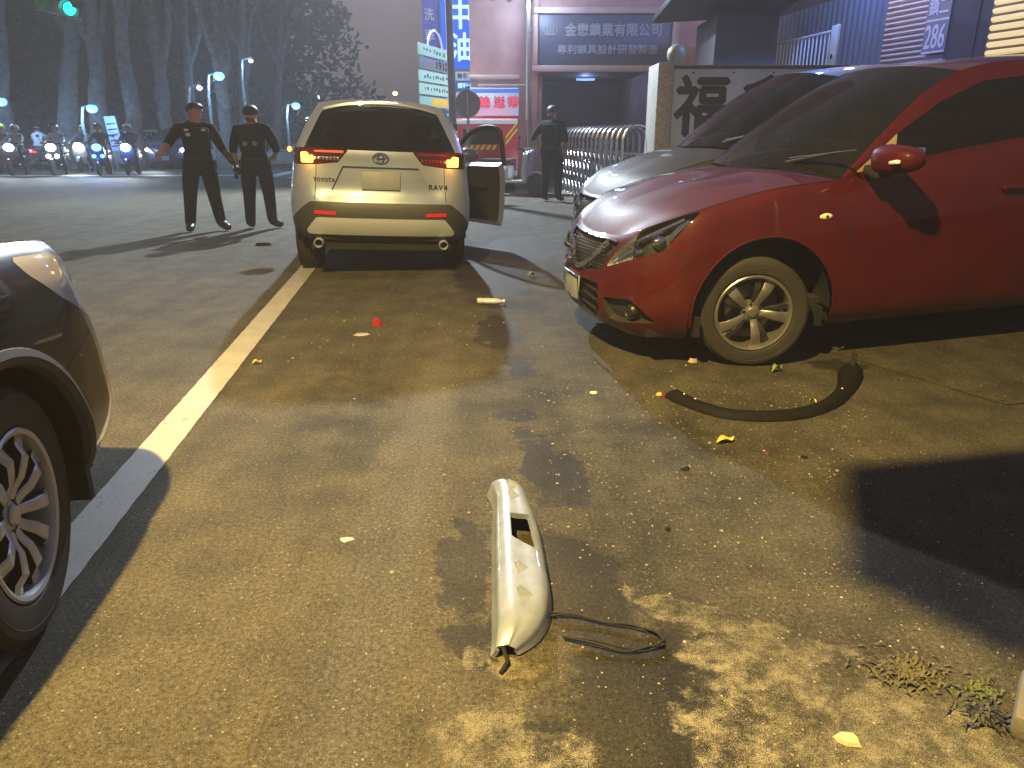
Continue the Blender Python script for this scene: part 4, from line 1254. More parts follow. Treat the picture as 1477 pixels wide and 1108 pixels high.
# ---- concertina gate of stainless hoops
G0, G1 = Vector((1.37, 18.7, 0)), Vector((2.16, 13.0, 0))
gd = (G1 - G0).normalized(); gn = Vector((gd.y, -gd.x, 0)); gl = (G1 - G0).length
gate = empty('concertina_gate', G0, 0, 'folding gate of shiny stainless steel hoops beside the granite pillar', 'gate')
NHOOP = 16
hoop_me = None; link_me = None
rotg = math.atan2(gd.y, gd.x)
for k in range(NHOOP):
    p = gd * (gl * (k + .5) / NHOOP)
    if hoop_me is None:
        m = MB()
        arc = [(0, -.26, .08), (0, -.26, 1.24)] + [(0, -.26 * math.cos(a), 1.24 + .24 * math.sin(a)) for a in np.linspace(.2, math.pi - .2, 9)] + [(0, .26, 1.24), (0, .26, .08)]
        m.tube(arc, .026, 8)
        for z in (.35, .72, 1.02): m.tube([(0, -.26, z), (0, .26, z)], .012, 6)
        for y in (-.10, .10): m.tube([(0, y, .2), (0, y, 1.02)], .012, 6)
        for y in (-.26, .26): m.ell((0, y, .05), (.05, .03, .05), 8, 6)
        hoop_me = m.mesh('hoop', STEEL)
        link_me = []; dl = gl / NHOOP / 2
        for y in (-.27, .27):
            m = MB()
            for z0 in (.2, .62):
                m.tube([(-dl, y, z0), (dl, y, z0 + .36)], .012, 5); m.tube([(-dl, y + .014, z0 + .36), (dl, y + .014, z0)], .012, 5)
            m.tube([(-dl, y, .56), (0, y, .82), (dl, y, .56)], .010, 5)
            link_me.append(m.mesh('link', STEEL))
    o = bpy.data.objects.new('hoop', hoop_me); COL.objects.link(o); o.parent = gate; o.location = p; o.rotation_euler = (0, 0, rotg)
    for lm in link_me:
        o = bpy.data.objects.new('link', lm); COL.objects.link(o); o.parent = gate; o.location = p; o.rotation_euler = (0, 0, rotg)

# ---- granite pillar, banner wall, lamp ball
b = MB(); b.bbox((2.36, 12.62, 1.19), (.24, .86, 2.38), .01)
b.build('granite_pillar', GRANITE, label='speckled granite pillar at the end of the banner wall', cat='pillar')
wl = empty('banner_wall', (5.2, 12.25, 0), 0, 'grey blue banner wall with large rounded navy characters behind the parked cars', 'wall')
b = MB(); b.bbox((5.28, 12.32, 1.15), (5.6, .10, 2.30), .01); on(wl, b, 'wall_panel', BANNER)
b = MB(); b.bbox((5.28, 12.34, 2.325), (5.64, .18, .05), .01); on(wl, b, 'coping', mat('dark_coping', (.07, .07, .07), .7, var=(12, .4)))
for x in np.arange(2.8, 8, .62):
    b = MB(); b.ell((x, 12.27, 2.24), (.016, .012, .016), 8, 5); on(wl, b, 'bolt', SEAM)
for ch, x in (('福', 2.95), ('鑫', 3.98), ('門', 5.02)):
    lettering(ch, (x, 12.268, 1.76), wl, h=.86, w=.80, m=NAVY, bold=.028, depth=.004)
bp = empty('gate_post', (2.87, 14, 0), 0, 'gate post topped by a pale ball, behind the granite pillar', 'post')
b = MB(); b.bbox((0, 0, 1.2), (.22, .22, 2.4), .01); b.build('post', DARKW, bp)
b = MB(); b.lathe([(.09, 2.4), (.09, 2.44), (.05, 2.47), (.05, 2.52)], n=16); b.ell((0, 0, 2.66), (.165, .165, .165), 20, 12); b.build('ball', mat('pale_ball', (.24, .21, .14), .5, var=(8, .15)), bp)

# ---- dark house at the right with shutter, number plate, railing and lit louvre
house = empty('dark_house', (8.5, 17, 0), 0, 'dark house with a ribbed roller shutter above the red hatchback', 'house')
H0, H1 = Vector((7.05, 17.5, 0)), Vector((8.35, 12.9, 0)); hd = (H1 - H0).normalized(); hn = Vector((hd.y, -hd.x, 0)) * 1.0
if hn.x > 0: hn = -hn
def hp(t, z, o=0.0): return H0 + hd * t + hn * o + Vector((0, 0, z))
def hquad(b, t0, t1, z0, z1, o0, o1):
    P = [hp(t, z, o) for o in (o0, o1) for (t, z) in ((t0, z0), (t1, z0), (t1, z1), (t0, z1))]
    b.add(P, [(3, 2, 1, 0), (4, 5, 6, 7), (0, 1, 5, 4), (1, 2, 6, 5), (2, 3, 7, 6), (3, 0, 4, 7)])
b = MB(); hquad(b, -2.6, 0, 0, 6, -4, -.02); hquad(b, 0, 3.62, 4.6, 6, -4, -.02); hquad(b, 0, 3.62, 0, 4.6, -4, -.3); hquad(b, 3.62, 6.2, 0, 6, -4, -.02)
recalc(on(house, b, 'wall', DARKW, smooth=0))
SHUT = mat('shutter_steel', (.56, .50, .50), .5, .1, var=(2, .08))
slat_me = None
for k in range(24):
    m = MB(); z = 2.3 + .096 * k
    prf = [(0, -.02), (.012, .02), (.04, .045), (.066, .02), (.078, -.005), (.094, -.02)]
    P = [hp(t, z + a, -.08 + o_) for t in (.02, 3.02) for a, o_ in prf]
    m.add(P, [(i, i + 1, 7 + i, 6 + i) for i in range(5)]); o = on(house, m, 'slat', SHUT, smooth=60); recalc(o)
b = MB(); hquad(b, 3.0, 3.62, 2.0, 4.6, -.1, .0); on(house, b, 'door_post', DARKW, smooth=0)
def hplate(t0, t1, z0, z1):
    b = MB(); hquad(b, t0, t1, z0, z1, .0, .03); return b
npl = on(house, hplate(2.48, 3.02, 2.76, 4.2), 'number_board', mat('number_board', (.27, .25, .27), .5))
WL = mat('white_letter', (.75, .72, .75), .5)
for (z0, z1) in ((3.30, 3.33), (3.74, 3.77), (2.76, 2.79)):
    on(house, hplate(2.48, 3.02, z0, z1).__class__() if False else (lambda q: (hquad(q, 2.48, 3.02, z0, z1, .03, .036), q)[1])(MB()), 'board_rule', WL, smooth=0)
# the reading direction runs towards the road end of the wall
lettering('286', hp(2.75, 3.04, .034), house, h=.40, w=.46, m=WL, x=hd, z=ZA, bold=.006)
lettering('鎮二', hp(2.75, 3.54, .034), house, h=.30, w=.44, m=WL, x=hd, z=ZA, bold=.004)
for k in range(12):
    m = MB(); z = 2.6 + .13 * k
    P = [hp(t, zz, oo) for t in (3.95, 5.3) for zz, oo in ((z, .02), (z + .03, .07), (z + .07, .07), (z + .09, .02))]
    m.add(P, [(0, 1, 5, 4), (1, 2, 6, 5), (2, 3, 7, 6)]); recalc(on(house, m, 'louvre_slat', mat('louvre_slat', (.45, .4, .3), .5, emit=(1.0, .74, .28), es=.75), smooth=0))
b = MB(); hquad(b, 3.9, 5.35, 2.5, 4.3, 0, .02); on(house, b, 'lit_window', glow('warm_window', (1.0, .62, .2), .10), smooth=0)

# wall lamp of the house
wlp = hp(1.6, 5.3, .9)
b = MB(); b.ell(tuple(wlp), (.12, .12, .10), 14, 8); on(house, b, 'wall_lamp', glow('peach_glow', (1, .74, .62), 6))
b = MB(); b.tube([hp(1.6, 5.35, -.05), wlp + Vector((0, 0, .06))], .025, 6); on(house, b, 'lamp_bracket', GREYM)
lamp('wall_lamp_light', 'POINT', wlp - Vector((0, 0, .2)), 150, (1, .72, .62), .1)

# railing and corrugated sheet in front of the house
F0, F1 = Vector((5.02, 18.2, 0)), Vector((5.58, 14.1, 0)); fd = (F1 - F0).normalized(); fl = (F1 - F0).length
rail_ = empty('white_railing', F0, math.atan2(fd.y, fd.x), 'white barred railing with a pale end post above the banner wall', 'railing')
m = MB(); m.bbox((fl / 2, 0, 1.2), (fl, .12, 2.4), .01); m.build('base_wall', DARKW, rail_)
WM = mat('white_metal', (.60, .58, .56), .45)
for z in (2.42, 3.04):
    m = MB(); m.tube([(0, 0, z), (fl, 0, z)], .022, 6); m.build('rail', WM, rail_)
m = MB(); m.tube([(0, 0, 2.42), (0, 0, 3.04)], .016, 6); bar = m.mesh('bar', WM)
for k in range(30):
    o = bpy.data.objects.new('bar', bar); COL.objects.link(o); o.parent = rail_; o.location = (fl * (k + .5) / 30, 0, 0)
m = MB(); m.bbox((fl + .12, 0, 2.75), (.22, .06, .75), .02); ep = m.build('end_post', mat('cream_post', (.58, .50, .42), .55), rail_)
m = MB(); m.lathe([(.0, .034), (.04, .034), (.04, .03)], c=(fl + .12, 0, 2.62), ax='y', n=14, M=Matrix.Rotation(math.pi, 3, 'Z')); m.build('peephole', SEAM, ep)
cor = empty('corrugated_fence', (5.75, 18.5, 0), math.atan2(fd.y, fd.x), 'dark corrugated sheet fence behind the white railing', 'fence')
for k in range(26):
    m = MB(); x = k * .18
    m.add([(x + a, c, z) for z in (1.5, 3.75) for a, c in ((0, 0), (.05, -.04), (.12, -.04), (.17, 0))], [(0, 1, 5, 4), (1, 2, 6, 5), (2, 3, 7, 6)])
    o = m.build('panel', mat('corrugated_sheet', (.16, .15, .15), .5, .4), cor, smooth=0)
shed = empty('dark_shed', (4.5, 15.4, 0), 0, 'dark shed roof and wall between the company sign and the railing', 'shed')
m = MB(); m.bbox((.0, .9, 1.75), (1.2, 1.6, 3.5), .02); m.build('wall', DARKW, shed)
m = MB(); m.bbox((-.25, .4, 3.78), (2.6, 2.8, .12), .02, rot=(R(-4), R(-3), 0)); m.build('roof', mat('dark_roof', (.05, .05, .06), .6, var=(9, .3)), shed)
m = MB(); m.tube([(.65, -1.8, 4.95), (.5, -.9, 4.6), (.2, 0, 3.9)], .03, 6); m.ell((.65, -1.8, 4.86), (.1, .1, .08), 12, 8); m.build('blue_light', glow('blue_lamp', (.1, .25, 1.0), 3), shed)
lamp('blue_light_glow', 'POINT', (5.15, 13.6, 4.75), 520, (.16, .32, 1.0), .10, parent=None)

# ---- lamp post at the corner of the pink building
lp = empty('lamp_post', (COOL[0], COOL[1], 0), 0, 'tall slim lamp post at the corner of the pink building', 'lamp post')
m = MB(); m.tube([(0, 0, 0), (0, 0, 3.5), (0, 0, COOL[2] + .1), (-.6, 0, COOL[2] + .34), (-2.7, .2, COOL[2] + .16)], [.055, .05, .04, .035, .03], 10); m.build('pole', GALV, lp)
m = MB(); m.bbox((-2.9, .2, COOL[2] + .12), (.5, .16, .08), .03); m.build('lamp_head', GREYM, lp)
m = MB(); m.bbox((-2.9, .2, COOL[2] + .075), (.42, .12, .01), .003); m.build('diffuser', CYANW, lp)
m = MB(); m.ell((0, -.09, 4.2), (.05, .05, .06), 12, 8); m.build('marker_lamp', glow('teal_glow', (.4, 1, .9), 9), lp)
lamp('marker_lamp_light', 'POINT', (COOL[0], COOL[1] - .22, 4.2), 150, (.55, .72, 1.0), .08)
m = MB(); m.tube([(0, 0, 2.40), (-1.15, 0, 2.40)], .018, 6); m.build('cross_bar', GALV, lp)

# ---- the warm street lamp (its mast stands behind the black car)
sl = empty('street_lamp', (-4.4, -.6, 0), 0, 'warm street lamp whose mast stands beyond the black car', 'street lamp')
m = MB(); e = Vector(SODIUM) - Vector((-4.4, -.6, 0))
m.tube([(0, 0, 0), (0, 0, 3.6), (0, 0, 4.8), (e.x * .25, e.y * .25, 5.3), (e.x * .8, e.y * .8, 5.42)], [.09, .075, .06, .045, .035], 10); m.build('mast', GALV, sl)
m = MB(); m.bbox((e.x, e.y, e.z + .06), (.7, .28, .1), .04, rot=(0, 0, math.atan2(e.y, e.x))); m.build('lamp_head', GREYM, sl)
m = MB(); m.bbox((e.x, e.y, e.z + .005), (.5, .2, .012), .004, rot=(0, 0, math.atan2(e.y, e.x))); m.build('diffuser', glow('warm_glow', (1, .7, .28), 14), sl)
# ---- unseen panel on a post, added to cast shade on the forecourt
b0 = Vector((1.75, 2.32, 0)); L_ = Vector(SODIUM)
def shade(p, z): p = Vector(p); return p + (L_ - p) * (z / L_.z)
rs = empty('canopy', shade((3.0, 2.55, 0), 0), 0, 'unseen flat panel on a post, added to shade the forecourt', 'canopy')
outl = [(1.35, 2.80), (2.6, 3.08), (2.7, 1.78), (1.30, 1.62), (1.03, 2.02)]
m = MB(); zz = 2.75
P1 = [shade((x, y, 0), zz) for x, y in outl]
m.add([p - Vector(rs.location) for p in P1] + [p - Vector(rs.location) + Vector((0, 0, .03)) for p in P1], [(4, 3, 2, 1, 0), (5, 6, 7, 8, 9)] + [(i, (i + 1) % 5, 5 + (i + 1) % 5, 5 + i) for i in range(5)])
recalc(m.build('shade_panel', GREYM, rs, smooth=0))
m = MB(); q = P1[1] - Vector(rs.location); m.tube([(0, 0, 0), (0, 0, zz + .1), (q.x, q.y, zz + .05)], .04, 8); m.build('post', GALV, rs)

# ================================================================== petrol station totem, board stack, signs
cp = empty('petrol_station_totem', (-1.75, 26, 0), 0, 'tall blue petrol station totem with white characters and a car wash board', 'sign')
BLUEL = glow('blue_light_box', (.0, .13, .95), .95)
BLUE2 = glow('blue_side_box', (.08, .10, .62), .55)
WCH = glow('cyan_letters', (.55, .92, 1.0), 1.3)
m = MB(); m.bbox((0.02, 0, 6.6), (1.06, .3, 6.5), .03); m.build('light_box', BLUEL, cp)
m = MB(); m.bbox((-.88, 0, 6.1), (.46, .25, 5.0), .03); m.build('car_wash_box', BLUE2, cp)
m = MB(); m.tube([(-.58, 0, 0), (-.58, 0, 9.6)], .06, 8); m.tube([(.5, 0.1, 0), (.5, 0.1, 3.4)], .08, 8); m.build('post', GALV, cp)
for ch, z in (('台', 7.15), ('灣', 5.95), ('中', 4.92), ('油', 3.98)):
    lettering(ch, (-1.64, 25.84, z), cp, h=.82, w=.66, m=WCH, bold=.02)
for ch, z in (('洗', 4.93), ('車', 4.33)):
    lettering(ch, (-2.63, 25.86, z), cp, h=.36, w=.30, m=mat('pale_letter', (.3, .35, .5), .5, emit=(.5, .6, .9), es=.45), bold=.005)
for z, mt, tx, tm in ((3.12, mat('lit_white_box', (.6, .6, .65), .5, emit=(.55, .65, .95), es=.55), '聯名卡', NAVY), (2.83, glow('blue_card_box', (.0, .12, .75), .7), '捷利卡', WCH), (2.50, mat('lit_white_box', (.6, .6, .65)), None, None)):
    m = MB(); m.bbox((.22, -.05, z), (.62, .12, .26), .01); m.build('card_board', mt, cp)
    if tx: lettering(tx, (-1.53, 25.88, z), cp, h=.16, w=.5, m=tm, bold=.004)
can = empty('station_canopy', (.2, 25, 0), 0, 'lit white canopy edge of the petrol station behind the totem', 'canopy')
m = MB(); m.bbox((0.35, 1.2, 5.0), (1.9, 4.5, .3), .03, rot=(0, R(-34), 0)); m.build('roof', mat('pale_blue_canopy', (.5, .55, .65), .5, emit=(.3, .38, .75), es=.18), can)
for k in range(3):
    m = MB(); m.bbox((-.75 + .42 * k, -1.1, 4.15 + .34 * k), (.36, .12, .14), .03, rot=(0, R(-42), 0)); m.build('tube_lamp', glow('tube_glow', (.7, .95, 1.0), 5), can)
m = MB(); m.tube([(.9, 1.5, 0), (.9, 1.5, 4.9)], .12, 10); m.build('post', GALV, can)

st_ = empty('direction_board_stack', (-1.98, 17.0, 0), math.atan2(1.8, .51), 'stack of slanting direction boards, the second one reading 1912', 'sign')
bl = math.hypot(1.8, .51)
rows = [('white', (.55, .72, .72), .55), ('grey', (.36, .36, .52), .30), ('white', (.6, .75, .74), .6), ('white', (.62, .75, .74), .6), ('white', (.55, .7, .72), .5), ('navy', (.03, .12, .36), .35),
        ('teal', (.08, .55, .42), .4), ('white', (.6, .74, .72), .55), ('dark', (.2, .22, .32), .15), ('dark', (.2, .22, .32), .15), ('dark', (.2, .22, .32), .12)]
for k, (nm, c, e) in enumerate(rows):
    z = 3.06 - .262 * k
    m = MB(); m.bbox((bl / 2, 0, z), (bl, .05, .215), .008); bo = m.build('board', mat('board_%s_%d' % (nm, k), tuple(x * .35 for x in c), .5, emit=(c[0] * .75, c[1] * 1.25, c[2] * 1.25), es=e), st_)  # boards glow in place of the lamp light they would reflect
    if k >= 6:
        m = MB(); m.bbox((bl - .20, -.03, z), (.36, .02, .17), .004); m.build('arrow_plate', mat('board_cyan_end', (.5, .7, .66), .5, emit=(.35, .9, .8), es=.45), bo)
        m = MB(); m.bbox((bl * .62, -.03, z), (.62, .02, .17), .004); m.build('dark_field', mat('board_dark_field', (.06, .06, .10), .5), bo)
    if k == 4:
        m = MB(); m.bbox((bl * .64, -.03, z), (1.15, .02, .15), .004); m.build('yellow_field', mat('board_yellow', (.75, .6, .05), .5, emit=(.9, .75, .08), es=.45), bo)
    if k == 5:
        m = MB(); m.ell((.42, -.03, z), (.26, .012, .075), 18, 8); m.build('oval_badge', mat('board_cyan_oval', (.4, .75, .75), .5, emit=(.35, .9, .9), es=.6), bo)
    # rows of tiny illegible print as dark strokes
    random.seed(40 + k)
    if k in (0, 2, 3, 5, 7):
        m = MB(); x = .25 if k != 5 else .8
        while x < bl - .2:
            w_ = random.uniform(.05, .11)
            m.box((x, -.027, z + random.uniform(-.02, .02)), (w_, .004, random.uniform(.04, .09))); x += w_ + random.uniform(.05, .16)
        m.build('print', mat('board_print_%d' % (k == 5), (.04, .25, .25) if k != 5 else (.4, .75, .75), .5, emit=(.3, .8, .8) if k == 5 else None, es=.5), bo, kind='stuff', smooth=0)
rx, rz_ = Vector((.51, 1.8, 0)).normalized(), ZA
lettering('1912', Vector((-1.98, 17, 0)) + rx * 1.30 + Vector((0, 0, 2.80)) + Vector((rx.y, -rx.x, 0)) * .03, st_, h=.15, w=.72, m=NAVY, x=rx, bold=.012)
m = MB(); m.tube([(bl * .52 + .42 * math.cos(a), 0, 3.16 + .34 * math.sin(a)) for a in np.linspace(0, math.pi, 14)], .022, 6); m.build('top_arch', mat('arch_white', (.6, .7, .7), .5, emit=(.5, .8, .8), es=.3), st_)
for x in (.15, bl - .1):
    m = MB(); m.tube([(x, .05, 0), (x, .05, 3.2)], .035, 8); m.build('post', GALV, st_)

up = empty('utility_pole', (-1.24, 16.4, 0), 0, 'grey utility pole with a yellow and black band at its foot', 'pole')
m = MB(); m.tube([(0, 0, 0), (0, 0, 1.0), (-.03, 0, 4.0), (-.07, 0, 8.0)], [.085, .08, .072, .06], 12); m.build('pole', mat('pole_concrete', (.24, .21, .24), .7, var=(5, .15)), up)
for k in range(7):
    m = MB(); z = .62 + .13 * k; m.lathe([(.088, z), (.088, z + .13)], n=16); m.build('band', YEL if k % 2 else SEAM, up)
rd = empty('round_road_sign', (-.90, 16.0, 0), 0, 'round road sign seen from its grey back, left of the pink building', 'sign')
m = MB(); m.lathe([(0, -.012), (.255, -.012), (.262, 0), (.255, .012), (0, .012)], c=(0, -.05, 1.92), ax='y', n=30); recalc(m.build('disc', mat('sign_back', (.2, .2, .26), .45, .5), rd))
m = MB(); m.tube([(0, 0, 0), (0, 0, 2.25)], .03, 8); m.build('post', GALV, rd)
m = MB(); m.tube([(0, -.075, 1.70), (0, -.075, 2.14)], .018, 6); m.build('bracket', GALV, rd)

# ---- distant cool street lamps on the left
def street_lamp(pos, label, col=(.16, .55, 1.0), r=.19, e=60, warm=False, arm=.5, gs=3):
    x, y, z = pos
    o = empty('street_lamp', (x, y, 0), 0, label, 'street lamp', 'street lamps along the far road')
    m = MB(); m.tube([(-arm, .1, 0), (-arm, .1, z * .8), (-arm * .8, .1, z + .05), (-.05, 0, z + .12)], [.07, .055, .045, .035], 8); m.build('pole', GALV, o)
    m = MB(); m.ell((0, -.02, z), (r, r, r * .8), 14, 9); m.build('bulb', glow('lamp_glow_%s_%d' % ('warm' if warm else 'cool' if col[0] < .5 else 'white', gs), col, gs), o)
    m = MB(); m.lathe([(.02, z + .2), (r * .5, z + .17), (r * .6, z + .12)], n=14); m.build('lamp_shade', GREYM, o)
    if e: lamp('street_lamp_light', 'POINT', (x, y - .3, z - .2), e, (.25, .58, 1.0) if not warm else (1, .6, .2), .15)
    return o
street_lamp(pxy(316, 110, 28.5), 'cool blue street lamp shining above the heads of the two officers', e=260)
street_lamp(pxy(288, 127, 29), 'small pale street lamp just left of the brightest blue lamp', (.8, .95, 1), .09, 0, gs=14)
street_lamp(pxy(133, 157, 28.5), 'cool blue street lamp above the motorcycle riders', r=.19, e=220)
street_lamp(pxy(2, 147, 28.5), 'cool blue street lamp at the left photo edge', r=.19, e=220)
street_lamp(pxy(362, 88, 34), 'highest pale street lamp, right of the tree trunks', (.8, .95, 1), .10, 120)
street_lamp(pxy(427, 153, 36), 'cool blue street lamp beside the roof of the silver suv', r=.19, e=220)
street_lamp(pxy(570, 135, 58), 'distant amber street lamp above the roof of the silver suv', (1, .62, .2), .16, 0, True, gs=16)
street_lamp(pxy(460, 140, 52), 'tiny white street lamp at the left corner of the suv roof', (.8, .95, 1), .10, 0, gs=14)

# ---- traffic signal hanging over the road, top left
tp = pxy(80, 8, 20)
ts = empty('traffic_signal', (tp.x, tp.y, 0), 0, 'overhead traffic signal showing green', 'traffic light')
m = MB(); m.bbox((0, .1, tp.z), (1.15, .22, .38), .06, rot=(0, R(12), 0)); m.build('housing', PLASTIC, ts)
for k, mt in ((-1, mat('dark_amber_lens', (.08, .05, .01), .3)), (0, mat('dark_red_lens', (.08, .01, .01), .3)), (1, glow('green_signal', (.0, .95, .75), 7))):
    m = MB(); x = .34 * k; m.lathe([(0, -.015), (.10, -.012), (.145, .0), (.15, .03)], c=(x, -.02, tp.z - .21 * x), ax='y', n=20); recalc(m.build('lens', mt, ts))
    m = MB(); m.lathe([(.165, -.18), (.165, .03)], c=(x, -.02, tp.z - .21 * x), ax='y', n=18, arc=math.pi); m.build('visor', PLASTIC, ts)
m = MB(); m.tube([(-6, .2, 0), (-6, .2, tp.z + .5), (-5.5, .2, tp.z + .65), (.4, .2, tp.z + .35)], [.1, .08, .07, .045], 8); m.build('mast', GALV, ts)
lamp('green_signal_light', 'POINT', (tp.x + .3, tp.y - .6, tp.z - .1), 40, (.1, 1, .8), .1)

# ---- trees
BARK = mat('tree_bark', (.15, .14, .135), .85, var=(5, .35), bump=(14, 1.0, .03))
LEAF = mat('tree_leaves', (.035, .06, .03), .6, var=(1.5, .4))
def leaves(mb, c, r, n, size=.22):
    for _ in range(n):
        while True:
            p = Vector((random.uniform(-1, 1), random.uniform(-1, 1), random.uniform(-1, 1)))
            if .25 < p.length < 1: break
        q = Vector((p.x * r[0], p.y * r[1], p.z * r[2])) + Vector(c)
        a = Vector((random.gauss(0, 1), random.gauss(0, 1), random.gauss(0, 1))).normalized(); bb_ = a.orthogonal().normalized()
        s_ = size * random.uniform(.5, 1.4)
        mb.add([q - a * s_, q + bb_ * s_ * .5, q + a * s_, q - bb_ * s_ * .5], [(0, 1, 2, 3)])
def tree(xb, xt, Y, r0, label, fork=None, seed=0, h=7.5):
    random.seed(seed)
    base = pxy(xb, 232, Y); base.z = 0; top = pxy(xt, 0, Y)
    o = empty('tree', base, 0, label, 'tree', 'trees along the far pavement')
    lean = (top.x - base.x) / 5.7
    m = MB(); pts = []; rs_ = []
    for i in range(12):
        z = h * i / 11
        pts.append((lean * z + random.uniform(-.06, .06), random.uniform(-.06, .06), z)); rs_.append(r0 * (1.35 if i == 0 else 1.0) * (1 - .55 * i / 11))
    m.tube(pts, rs_, 12); m.build('trunk', BARK, o)
    forks = fork or [(3.8, .9, .6), (4.6, -.8, .5)]
    for (zf, dx, fr) in forks:
        m = MB(); p = Vector((lean * zf, 0, zf)); q = []
        for i in range(7):
            f = i / 6; q.append(p + Vector((dx * f * 1.2 + .15 * math.sin(f * 5 + seed), random.uniform(-.1, .1) + .5 * f * (1 if dx > 0 else -1), f * (h - zf + .4))))
        m.tube(q, [r0 * fr * (1 - .6 * i / 6) for i in range(7)], 9); m.build('limb', BARK, o)
    m = MB()
    for k in range(9):
        leaves(m, (lean * h + random.uniform(-2.2, 2.2), random.uniform(-1.6, 1.6), h + random.uniform(-.6, 2.4)), (1.1, 1.1, .7), 130)
    m.build('crown', LEAF, o, smooth=0)
    return o
tree(4, -6, 31, .40, 'tree trunk cut by the left photo edge, behind the riders', seed=1, fork=[(4.5, -.8, .5)])
tree(92, 100, 31, .42, 'thick straight tree trunk behind the leftmost motorcycles', seed=2, fork=[(3.6, .5, .5), (4.8, -.9, .45)])
tree(148, 128, 31, .40, 'forked tree trunk behind the blue street lamp', seed=3, fork=[(2.9, .95, .62), (4.4, -.6, .5)])
tree(200, 168, 31, .36, 'leaning tree trunk right of the vertical notice board', seed=4, fork=[(3.9, .3, .55)])
tree(246, 216, 32, .30, 'slim tree trunk between the notice board and the officers', seed=5, fork=[(2.6, .55, .7), (4.5, -.5, .4)])
tree(281, 262, 33, .24, 'thin tree trunk just behind the turning officer', seed=6)
tree(331, 310, 31, .30, 'tree trunk lit blue between the two officers', seed=7, fork=[(2.3, -.5, .6), (3.4, .6, .5)])
tree(352, 345, 38, .28, 'thin dark tree trunk behind the officer who turns his back', seed=8)
tree(400, 398, 42, .26, 'thin dark tree trunk left of the silver suv', seed=9)
# the wood behind, one dark mass
random.seed(20)
m = MB()
for k in range(150):
    x = random.uniform(-62, -9.5); y = 47 + random.uniform(-3, 6)
    leaves(m, (x, y, random.uniform(.5, 12 if x < -16 else 12 - (x + 16) * 1.1)), (2.6, 1.5, 1.8), 220, .24)
nx, nz = 40, 12
vs = [(-70 + 55 * i / nx + random.uniform(-.6, .6), 54 + random.uniform(-1, 1) + (1.5 if (i + j) % 2 else 0), 14.0 * j / nz + (random.uniform(-1.2, 1.2) if j == nz else 0)) for i in range(nx + 1) for j in range(nz + 1)]
m.add(vs, [(i * (nz + 1) + j, (i + 1) * (nz + 1) + j, (i + 1) * (nz + 1) + j + 1, i * (nz + 1) + j + 1) for i in range(nx) for j in range(nz)])
tag(m.build('far_wood', LEAF, smooth=0), 'dark mass of trees filling the left background', 'wood', kind='stuff')
# low wall, fence and notice board beside the far road
fw = empty('low_wall', (-20, 31.2, 0), 0, 'low grey wall along the far side of the road', 'wall')
m = MB(); m.bbox((0, 0, .42), (28, .3, .5), .02); m.build('wall', KERB, fw)
m = MB(); m.bbox((0, 0, .70), (28, .36, .08), .02); m.build('coping', KERB, fw)
nb = empty('notice_board', pxy(176, 232, 29.5), 0, 'tall narrow pale blue notice board behind the motorcycles', 'sign'); nb.location.z = 0
nb.rotation_euler = (0, R(-6), 0)
m = MB(); m.bbox((0, 0, 1.35), (.44, .06, 1.25), .02); m.build('panel', mat('pale_panel', (.35, .4, .6), .5, emit=(.3, .4, .8), es=.15), nb)
for k in range(5):
    m = MB(); m.box((0, -.034, .9 + .2 * k), (.36, .006, .05)); m.build('text_bar', NAVY, nb)
for x in (-.18, .18):
    m = MB(); m.tube([(x, 0, 0), (x, 0, .8)], .025, 6); m.build('post', GALV, nb)
ff = empty('teal_lit_fence', pxy(220, 225, 33), 0, 'teal lit fence between the riders and the blue car', 'fence'); ff.location.z = 0
TEAL = mat('teal_lit_fence', (.12, .3, .32), .5, emit=(.08, .4, .45), es=.15)  # teal light put into the fence colour and a faint glow
for z in (.8, 1.45):
    m = MB(); m.tube([(-1.3, 0, z), (1.3, 0, z)], .03, 6); m.build('rail', TEAL, ff)
m = MB(); m.tube([(0, 0, 0), (0, 0, 1.5)], .02, 6); bar2 = m.mesh('bar', TEAL)
for k in range(14):
    o = bpy.data.objects.new('bar', bar2); COL.objects.link(o); o.parent = ff; o.location = (-1.3 + 2.6 * k / 13, 0, 0)

# ================================================================== people
SKIN = mat('skin', (.36, .21, .14), .55)
UNI = mat('dark_uniform', (.004, .005, .010), .9, spec=.2, bump=(60, .3, .004))
BOOT = mat('boot_leather', (.008, .008, .008), .4)
HAIR = mat('black_hair', (.008, .007, .006), .5, bump=(120, .6, .003))
STAND = dict(pelvis=(0, 0, .95), spine=(0, .01, 1.13), chest=(0, 0, 1.33), neck=(0, .01, 1.49), jaw=(0, -.01, 1.58), head=(0, 0, 1.66), crown=(0, .005, 1.715),
             shL=(-.185, .01, 1.42), elL=(-.25, .03, 1.14), wrL=(-.25, -.06, .90), shR=(.185, .01, 1.42), elR=(.25, .03, 1.14), wrR=(.25, -.06, .90),
             hiL=(-.10, 0, .90), knL=(-.125, -.02, .50), anL=(-.14, .02, .10), toL=(-.16, -.16, .045), hiR=(.10, 0, .90), knR=(.125, -.02, .50), anR=(.14, .02, .10), toR=(.16, -.16, .045))
RADII = dict(pelvis=.145, spine=.135, chest=.148, neck=.062, jaw=.072, head=.092, crown=.06, shL=.082, elL=.05, wrL=.034, shR=.082, elR=.05, wrR=.034,
             hiL=.115, knL=.085, anL=.068, toL=.05, hiR=.115, knR=.085, anR=.068, toR=.05)
